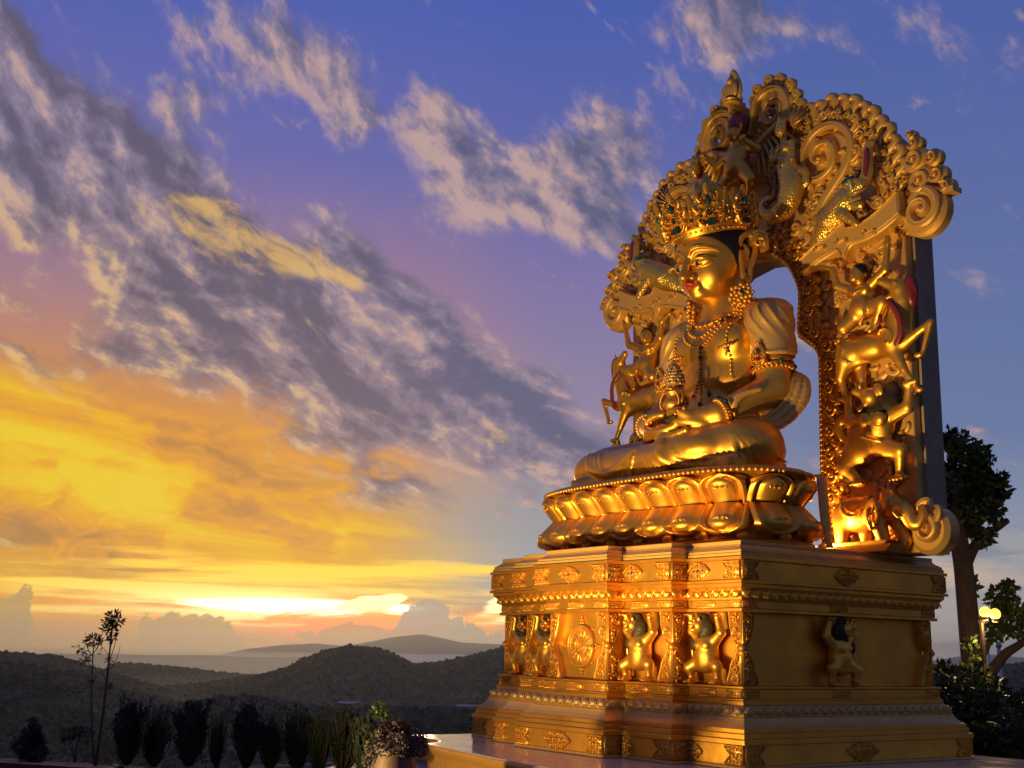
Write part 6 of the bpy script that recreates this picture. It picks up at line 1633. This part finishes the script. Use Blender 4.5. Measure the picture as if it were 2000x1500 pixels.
loft([(.03, .205), (.045, .23), (.045, .29), (.036, .315), (.02, .326)]).obj('edge_slab', TERRW, ter, sharp=35)
loft([(.018, .325), (.014, .3305), (.0, .3325)]).obj('top_slab', TERR, ter, sharp=35)
loft([(-.02, -.02), (-.02, .204)]).obj('core', TERRW, ter, sharp=35)
_t = terr(0); _n = len(_t)
_e = [_t[1]]
for i in range(1, _n - 2):
    p0, p1 = _t[i], _t[i + 1]; L_ = float(np.linalg.norm(p1 - p0)); k = max(1, round(L_ / .62))
    for q in range(k): _e.append(p0 + (p1 - p0) * (q + 1) / k)
for p0, p1 in zip(_e[:-1], _e[1:]):
    L_ = float(np.linalg.norm(p1 - p0))
    if L_ < .12: continue
    m = MB(); m.box(.004, L_ - .004, -.001, .024, .012, .200); place('facing_panel', m.mesh('facing_panel', TERRW, False), ter, (p0[0], p0[1], 0), (0, 0, math.atan2(p1[1] - p0[1], p1[0] - p0[0])))

# ------------------------------------------------------------------ planting
def leaf_cloud(mb, centres, n, size, seed, up=.2, shape=.42):
    """n small folded leaves scattered through the given balls (x, y, z, r)"""
    r = np.random.default_rng(seed); w = np.array([c[3] ** 2 for c in centres]); w = w / w.sum()
    idx = r.choice(len(centres), n, p=w)
    for i in idx:
        cx, cy, cz, cr = centres[i]
        d = r.normal(size=3); d /= np.linalg.norm(d); q = cr * r.uniform(.35, 1.0) ** .6
        p = np.array([cx, cy, cz]) + d * q * np.array([1, 1, .85])
        a = d + r.normal(size=3) * .8 + np.array([0, 0, up]); a /= np.linalg.norm(a)
        b = np.cross(a, r.normal(size=3)); b /= np.linalg.norm(b); c = np.cross(a, b)
        s = size * r.uniform(.6, 1.25)
        mb.add([tuple(p), tuple(p + a * s * .5 + b * s * shape + c * s * .1), tuple(p + a * s), tuple(p + a * s * .5 - b * s * shape + c * s * .1)], [(0, 1, 2), (0, 2, 3)])

# upright shrubs along the kerb
def shrub_mesh(seed):
    r = random.Random(seed); mb = MB(); st = MB()
    for k in range(230):
        a = r.uniform(0, 6.28); sp_ = r.uniform(.02, .26) ; h = r.uniform(.45, 1.0) * (1.06 - .35 * (sp_ / .3) ** 2)
        b = (math.cos(a) * .03, math.sin(a) * .03, .02); t = (math.cos(a) * sp_ * (.5 + .5 * h), math.sin(a) * sp_ * (.5 + .5 * h), h)
        if k % 6 == 0: st.tube(crv([b, (t[0] * .8, t[1] * .8, t[2] * .5), t], 3), [.010, .008, .007, .006, .004, .003, .002], 5)
        for q in range(22):
            f = r.uniform(.12, 1.0); p = Vector(b).lerp(Vector(t), f)
            d = Vector((r.uniform(-1, 1), r.uniform(-1, 1), r.uniform(.9, 2.6))).normalized(); s = r.uniform(.05, .10); w = d.orthogonal().normalized() * s * .17
            mb.add([tuple(p), tuple(p + d * s * .5 + w), tuple(p + d * s), tuple(p + d * s * .5 - w)], [(0, 1, 2), (0, 2, 3)])
    for k in range(16):
        a = r.uniform(0, 6.28); sp_ = r.uniform(.02, .30); h = r.uniform(.9, 1.22); b = Vector((0, 0, .1)); t = Vector((math.cos(a) * sp_, math.sin(a) * sp_, h))
        st.tube([b, t], [.006, .002], 4)
        for q in range(16):
            p = b.lerp(t, r.uniform(.55, 1.0)); d = Vector((r.uniform(-1, 1), r.uniform(-1, 1), r.uniform(1.4, 3))).normalized(); s = r.uniform(.04, .08); w = d.orthogonal().normalized() * s * .14
            mb.add([tuple(p), tuple(p + d * s * .5 + w), tuple(p + d * s), tuple(p + d * s * .5 - w)], [(0, 1, 2), (0, 2, 3)])
    return mb.mesh('foliage', LEAFD, False), st.mesh('stem', TWIG)
SHM = [shrub_mesh(k) for k in range(3)]
SHR = [(-6.31, -5.42, .66, 1.0, 'feathery upright shrub just right of the twin stemmed sapling'), (-5.91, -5.19, .62, 1.0, 'feathery shrub second to the right of the twin stemmed sapling'), (-5.85, -4.72, .67, 1.0, 'bushy upright shrub third to the right of the sapling, with a reddish tip'),
       (-5.54, -4.45, .70, .72, 'narrow shrub, the tallest and slimmest of the row along the kerb'), (-5.30, -4.13, .66, .9, 'fifth shrub of the row, after the slimmest one'), (-4.99, -3.92, .58, .95, 'sixth shrub of the row, low and dense'),
       (-4.75, -3.63, .61, 1.05, 'seventh shrub of the row, broad and flat topped'), (-4.45, -3.46, .58, .85, 'eighth shrub of the row, shortest near its right end'), (-4.22, -3.22, .64, 1.1, 'ninth shrub of the row, wide and wispy'), (-4.0, -3.04, .58, 1.0, 'last shrub of the row, behind the flower pot')]
for i, (x, y, h, w_, lab) in enumerate(SHR):
    t = thing('shrub', lab, 'shrub', (x + kn.x * .3, y + kn.y * .3, -.04), i * 1.7, 'upright shrubs planted along the red kerb')
    f, s = SHM[i % 3]; k_ = (h + .06) * 1.02
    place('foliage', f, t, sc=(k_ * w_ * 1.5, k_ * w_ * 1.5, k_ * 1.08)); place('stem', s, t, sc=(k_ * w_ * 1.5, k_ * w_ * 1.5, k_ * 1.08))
# small conifer and a young plant at the far left
t = thing('conifer', 'small dark conifer beyond the red kerb at the far left', 'conifer', (-7.25, -6.28, -.05)); mb = MB(); cs = []
for k in range(9): cs += [(.10 * math.cos(k * 2.2) * (1 - k / 9), .10 * math.sin(k * 2.2) * (1 - k / 9), .12 + .055 * k, .17 * (1 - k / 9.5) + .02)]
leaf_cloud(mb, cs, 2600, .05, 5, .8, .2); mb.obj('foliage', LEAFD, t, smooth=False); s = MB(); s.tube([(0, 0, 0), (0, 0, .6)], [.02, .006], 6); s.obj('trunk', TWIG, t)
t = thing('young_plant', 'sparse little plant between the conifer and the twin stemmed sapling', 'plant', (-6.95, -5.76, -.05)); mb = MB(); s = MB()
for k, (a, h) in enumerate(((.0, .46), (1.3, .40), (2.8, .44), (4.2, .38), (5.3, .42))):
    e_ = (math.cos(a) * .16, math.sin(a) * .16, h); s.tube(crv([(0, 0, 0), (e_[0] * .3, e_[1] * .3, h * .5), e_], 3), [.008, .007, .006, .006, .005, .004, .003], 5); leaf_cloud(mb, [(e_[0], e_[1], h, .07), (e_[0] * .8, e_[1] * .8, h * .85, .05)], 90, .045, 20 + k, .5, .25)
mb.obj('foliage', LEAFD, t, smooth=False); s.obj('stem', TWIG, t)
# twin stemmed sapling
t = thing('sapling', 'tall thin sapling with two bare stems and leafy tufts standing above the shrubs', 'sapling', (-6.09, -5.73, 0))
sv = _r2 * 1.0; sx = Vector((_r.x, _r.y, 0))
def SP(a, z): return tuple(sx * a + Vector((0, 0, z)))
s = MB(); s.tube(crv([SP(0, 0), SP(.03, .5), SP(.045, 1.1), SP(.05, 1.6), SP(.06, 1.95)], 5), np.linspace(.024, .006, 21), 7); s.obj('stem', TWIG, t)
s = MB(); s.tube(crv([SP(-.01, .02), SP(-.08, .4), SP(-.14, .9), SP(-.17, 1.4), SP(-.17, 1.62)], 5), np.linspace(.018, .005, 21), 7); s.obj('stem', TWIG, t)
for k, (a, z, b, z2, m_) in enumerate(((.045, .75, .20, .95, .12), (.05, 1.22, .18, 1.55, .14), (.05, 1.30, -.10, 1.58, .05), (.05, 1.35, .13, 1.75, .10), (.055, 1.55, -.06, 1.75, .05), (-.16, 1.25, -.38, 1.55, -.26), (-.165, 1.4, -.30, 1.72, -.26), (-.17, 1.45, -.08, 1.65, -.12), (.045, 1.1, -.07, 1.28, .0), (.05, 1.0, .16, 1.18, .12), (-.15, 1.05, -.10, 1.2, -.12))):
    s = MB(); s.tube(crv([SP(a, z), SP(m_, (z + z2) / 2 - .03), SP(b, z2)], 4), np.linspace(.008, .003, 9), 5); s.obj('branch', TWIG, t)
for k, (cs, n, sz) in enumerate(((((.06, 1.93, .09), (.01, 1.86, .07), (.10, 1.88, .07), (.05, 1.76, .07), (-.02, 1.78, .05), (.06, 1.66, .05)), 330, .07), (((-.18, 1.63, .08), (-.24, 1.61, .06), (-.12, 1.60, .06), (-.38, 1.52, .04), (-.32, 1.46, .04), (-.28, 1.38, .05)), 200, .065), (((-.10, 1.48, .04), (.05, 1.36, .04), (.07, 1.02, .04), (-.16, 1.12, .04)), 70, .05))):
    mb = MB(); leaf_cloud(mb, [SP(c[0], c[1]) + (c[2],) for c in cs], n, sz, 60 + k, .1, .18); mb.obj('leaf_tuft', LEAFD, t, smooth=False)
# red kerb
kb_ = MB()
for a, b in ((-22, 0), (0, 1.9)):
    pass
k0 = Vector((kx, ky)) - kt_ * 14; k1 = Vector((kx, ky)) + kt_ * 1.35
m = MB(); vs = []
for p in (k0, k1):
    for o_, z in ((-.09, -.05), (-.09, .085), (.09, .085), (.09, -.05)): q = p + kn * o_; vs.append((q.x, q.y, z))
m.add(vs, [(0, 1, 5, 4), (1, 2, 6, 5), (2, 3, 7, 6), (0, 3, 2, 1), (4, 5, 6, 7)])
tag(m.obj('kerb', KERB, smooth=False), 'low dull red kerb running in front of the row of shrubs', 'kerb')
# low planting inside the kerb
m = MB(); r = random.Random(3); cs = []
for k in range(40):
    p = Vector((kx, ky)) - kt_ * r.uniform(-.4, 4.2) - kn * r.uniform(.35, .8); cs.append((p.x, p.y, r.uniform(-.02, .03), r.uniform(.05, .10)))
leaf_cloud(m, cs, 3000, .04, 9, .5, .3); tag(m.obj('ground_cover', LEAFD, smooth=False), kind='stuff')
# little clipped tree behind the flower pot
t = thing('topiary', 'small clipped tree with a rounded top and bare stem behind the flower pot', 'topiary', (-3.85, -2.76, 0))
s = MB(); s.tube(crv([(0, 0, 0), (.01, 0, .4), (0, 0, .8)], 4), np.linspace(.016, .008, 9), 7)
for a, z in ((.3, .55), (2.4, .6), (4.0, .5), (5.2, .62)): s.tube([(0, 0, z), (math.cos(a) * .12, math.sin(a) * .12, z + .14)], [.007, .004], 5)
s.obj('trunk', TWIG, t); mb = MB(); rr2 = random.Random(2)
cs = [(.0, 0, .84, .09), (.07, .03, .80, .07), (-.08, .0, .80, .07), (.03, -.08, .78, .06), (-.03, .08, .76, .06), (.12, -.02, .72, .045), (-.13, .02, .72, .045)] + [(sx.x * a, sx.y * a, z, q) for a, z, q in ((-.15, .56, .05), (-.20, .55, .03), (.15, .74, .05), (.07, .44, .08), (-.05, .38, .09), (.10, .36, .07), (-.02, .28, .08), (.04, .2, .08), (-.08, .48, .06))]
leaf_cloud(mb, cs, 1300, .042, 31, .3, .34); mb.obj('crown', LEAFM, t, smooth=False)
# flower pot
PZ = (-1.84, -3.66, 0)
t = thing('flower_pot', 'brown clay pot overflowing with pale blossoms and a dark red top, beside the terrace', 'flower pot', PZ)
m = MB(); m.lathe([(.12, .0), (.17, .06), (.22, .2), (.235, .32), (.20, .42), (.19, .46), (.215, .49), (.21, .52), (.17, .52), (.16, .47)], 28); m.obj('pot', CLAY, t)
r = random.Random(8)
m = MB(); cs = [(math.cos(a) * q, math.sin(a) * q, z, .085) for a, q, z in [(r.uniform(0, 6.28), r.uniform(.16, .30), r.uniform(.46, .66)) for _ in range(34)]] + [(sx.x * a, sx.y * a, z, .07) for a, z in ((-.30, .50), (-.30, .42), (-.31, .36), (-.26, .56), (.30, .56), (.27, .62))]
leaf_cloud(m, cs, 5200, .030, 12, .2, .45); m.obj('blossom', BLOOM, t, smooth=False)
m = MB(); cs = [(r.uniform(-.12, .12), r.uniform(-.12, .12), r.uniform(.62, .74), .08) for _ in range(16)]; leaf_cloud(m, cs, 1500, .045, 13, .3, .4); m.obj('foliage', LEAFR, t, smooth=False)

# pollarded tree behind the pedestal
TB = Vector((-3.61, 9.92, 0))
t = thing('pollarded_tree', 'pollarded tree with a thick trunk and a dense leafy head right of the statue', 'tree', TB)
def TP(a, z, d=0.0): return tuple(sx * a + Vector((-sx.y, sx.x, 0)) * d + Vector((0, 0, z)))
s = MB(); s.tube(crv([TP(.10, -.2), TP(.02, .6), TP(-.04, 1.3), TP(-.08, 2.4), TP(-.12, 3.4), TP(-.20, 4.2), TP(-.14, 5.0)], 5), np.interp(np.linspace(0, 1, 31), [0, .15, .5, .8, 1], [.30, .225, .195, .17, .09]), 14); s.obj('trunk', BARK, t)
for pts, ra, rb_ in ((((-.02, 1.30), (.30, 1.42), (.62, 1.75), (.95, 1.95), (1.3, 2.2)), .14, .05), (((.02, 1.55), (.26, 1.85), (.42, 2.2)), .08, .03), (((-.12, 3.3), (.12, 3.75), (.40, 4.0), (.86, 4.32)), .13, .06), (((-.18, 4.0), (-.42, 4.5), (-.56, 5.0)), .10, .04), (((-.15, 4.4), (.1, 4.9), (.22, 5.4)), .09, .03), (((-.15, 3.9), (-.1, 4.6), (-.16, 5.5)), .10, .03)):
    s = MB(); c = crv([TP(a, z, .05 * k) for k, (a, z) in enumerate(pts)], 5); s.tube(c, np.linspace(ra, rb_, len(c)), 9); s.obj('limb', BARK, t)
r = random.Random(21); cs = []
for a, z, q in ((-.40, 5.1, .42), (.0, 5.55, .42), (.05, 5.0, .48), (.40, 5.0, .42), (-.2, 4.6, .40), (.35, 4.45, .38), (.62, 4.75, .26), (-.55, 4.6, .28), (-.15, 5.85, .24), (.1, 4.1, .26), (.32, 4.0, .22), (-.62, 5.2, .22), (.60, 5.1, .22), (.30, 5.45, .28)):
    for k in range(5): cs.append(TP(a + r.uniform(-.6, .6) * q, z + r.uniform(-.6, .6) * q, r.uniform(-.7, .7) * q) + (q * r.uniform(.38, .6),))
mb = MB(); leaf_cloud(mb, cs, 5200, .15, 41, .1, .30); mb.obj('crown', LEAFM, t, smooth=False)
cs = []
for a, z, q in ((.55, 2.75, .22), (.75, 2.95, .18), (.72, 2.55, .26), (.95, 2.45, .26), (.55, 2.35, .20), (1.15, 2.25, .28), (.40, 2.15, .16), (.06, 2.95, .10), (.04, 3.15, .08), (.75, 2.2, .2)):
    for k in range(3): cs.append(TP(a + r.uniform(-.6, .6) * q, z + r.uniform(-.6, .6) * q, r.uniform(-.6, .6) * q) + (q * r.uniform(.45, .7),))
mb = MB(); leaf_cloud(mb, cs, 1500, .14, 42, .1, .30); mb.obj('lower_foliage', LEAFM, t, smooth=False)
# broad leaved bushes round its foot
for k, (x, y, h, w_, lab) in enumerate(((-1.74, 6.35, 1.35, .75, 'broad leaved bush pressed against the rear corner of the pedestal'), (-2.27, 7.8, 1.75, .75, 'tallest broad leaved bush, in front of the tree trunk'), (-1.39, 7.19, 1.15, .85, 'rounded bush in front of the lamp post'), (-.63, 6.49, 1.0, .85, 'bush cut by the right edge of the picture'), (-3.6, 8.4, 1.35, .9, 'bush behind the others at the foot of the pollarded tree'))):
    t = thing('bush', lab, 'bush', (x, y, 0), 0, 'broad leaved bushes beside the pedestal'); r = random.Random(70 + k); cs = []
    for q in range(26): a = r.uniform(0, 6.28); d_ = r.uniform(0, .75) * w_; z = r.uniform(.1, .92) * h * (1 - .25 * d_ / w_); cs.append((math.cos(a) * d_, math.sin(a) * d_, z, r.uniform(.16, .28)))
    cs.append((.05, .05, h, .14)); cs.append((0, 0, h * 1.1, .09))
    mb = MB(); leaf_cloud(mb, cs, 2600, .14, 80 + k, .5, .28); mb.obj('foliage', LEAFM, t, smooth=False)
    s = MB()
    for q in range(7): a = q * .9; s.tube(crv([(0, 0, 0), (math.cos(a) * .2 * w_, math.sin(a) * .2 * w_, h * .4), (math.cos(a) * .4 * w_, math.sin(a) * .4 * w_, h * .9)], 3), np.linspace(.022, .006, 7), 5)
    s.obj('stem', TWIG, t)
# lamp post with two lit globes
LB_ = Vector((-2.08, 7.93, 0)); GL = [Vector((-1.92, 7.8, 2.43)), Vector((-1.79, 7.89, 2.4))]
t = thing('lamp_post', 'street lamp with two glowing orange globes beside the tree trunk', 'lamp post', LB_)
s = MB(); s.lathe([(.10, 0), (.10, .12), (.05, .2), (.035, 2.2), (.05, 2.28), (.02, 2.40)], 12); s.obj('post', BLACK, t)
GLOW = bpy.data.materials.new('lit_globe'); GLOW.use_nodes = True; _b = GLOW.node_tree.nodes['Principled BSDF']
_b.inputs['Base Color'].default_value = (1, .7, .3, 1); _b.inputs['Emission Color'].default_value = (1, .44, .045, 1); _b.inputs['Emission Strength'].default_value = 3.2
for g_ in GL:
    l_ = g_ - LB_
    a_ = MB(); a_.tube(crv([(0, 0, 2.2), (l_.x * .5, l_.y * .5, 2.36), (l_.x, l_.y, l_.z - .12)], 4), .018, 7); a_.lathe([(.045, -.14), (.06, -.10), (.05, -.085)], 10, tuple(l_)); ao = a_.obj('arm', BLACK, t)
    b_ = MB(); b_.ball((0, 0, 0), .092, 14, 10); place('globe', b_.mesh('globe', GLOW), ao, l_)
    ld = bpy.data.lights.new('globe_lamp', 'POINT'); ld.energy = 55; ld.color = (1, .55, .12); ld.shadow_soft_size = .1
    lo = bpy.data.objects.new('globe_lamp', ld); COL.objects.link(lo); lo.parent = t; lo.location = l_ + Vector((0, 0, -.22))
for (x, y, h, r_, lab) in ((-4.9, 12.67, 1.95, .055, 'thick pale steel pole between the tree and the right edge'), (-7.23, 15.92, 2.0, .03, 'thin leaning pole left of the thick pale pole')):
    t = thing('pole', lab, 'pole', (x, y, 0), 0, None); s = MB(); s.tube([(0, 0, -.1), (-.10 if r_ < .05 else 0, 0, h)], [r_, r_ * .8], 10); s.obj('shaft', STEEL, t); c = MB(); c.ball((-.10 if r_ < .05 else 0, 0, h), r_ * 1.3, 8, 6); c.obj('cap', STEEL, t)
# ---- flood lamps
def flood(name, label, loc, aim, power, angle, col, blend=.6, size=.12):
    t = thing(name, label, 'floodlight', loc, 0, 'floodlights aimed up at the statue')
    d = (Vector(aim) - Vector(loc)).normalized(); q = d.to_track_quat('-Z', 'Y').to_euler()
    h = MB(); h.box(-.16, .16, -.11, .11, .02, .10); h.box(-.17, .17, -.12, .12, -.005, .02)
    for k in range(5): h.box(-.14 + k * .065, -.125 + k * .065, -.1, .1, .10, .14)
    ho = h.obj('housing', BLACK, t, (0, 0, .22)); ho.rotation_euler = q
    g = MB(); g.box(-.145, .145, -.095, .095, -.012, -.0055)
    go = g.obj('lamp_glass', LAMPG, ho)
    y_ = MB(); y_.box(-.19, -.175, -.03, .03, .0, .24); y_.box(.175, .19, -.03, .03, .0, .24); y_.box(-.19, .19, -.05, .05, -.02, .0); y_.obj('bracket', BLACK, t, (0, 0, .02))
    ld = bpy.data.lights.new('lamp', 'SPOT'); ld.energy = power; ld.color = col; ld.spot_size = R_(angle); ld.spot_blend = blend; ld.shadow_soft_size = size
    lo = bpy.data.objects.new('lamp', ld); COL.objects.link(lo); lo.parent = t; lo.location = Vector((0, 0, .22)) + d * .06; lo.rotation_euler = q
    return t
LAMPG = new_mat('lamp_glass', (.8, .6, .3), 0, .2)
LAMPG.node_tree.nodes['Principled BSDF'].inputs['Emission Color'].default_value = (1, .6, .2, 1)
LAMPG.node_tree.nodes['Principled BSDF'].inputs['Emission Strength'].default_value = 3
WARM = (1.0, .69, .24)
flood('floodlight', 'black floodlight on the paving in front of the pedestal, aimed up at its wheel', (-2.6, -6.5, .02), (-2.5, .5, 2.9), 1150, 86, WARM)
flood('floodlight', 'black floodlight on the paving in front of the pedestal, aimed up at the seated figure', (-.6, -6.0, .02), (-1.8, 2.0, 6.5), 3300, 66, WARM)
flood('floodlight', 'small black floodlight on the pedestal top lighting the elephant of the backplate', (-.80, 2.30, 3.0), (.1, 2.75, 4.1), 190, 125, (1.0, .58, .16), .7, .05).scale = (.45, .45, .45)
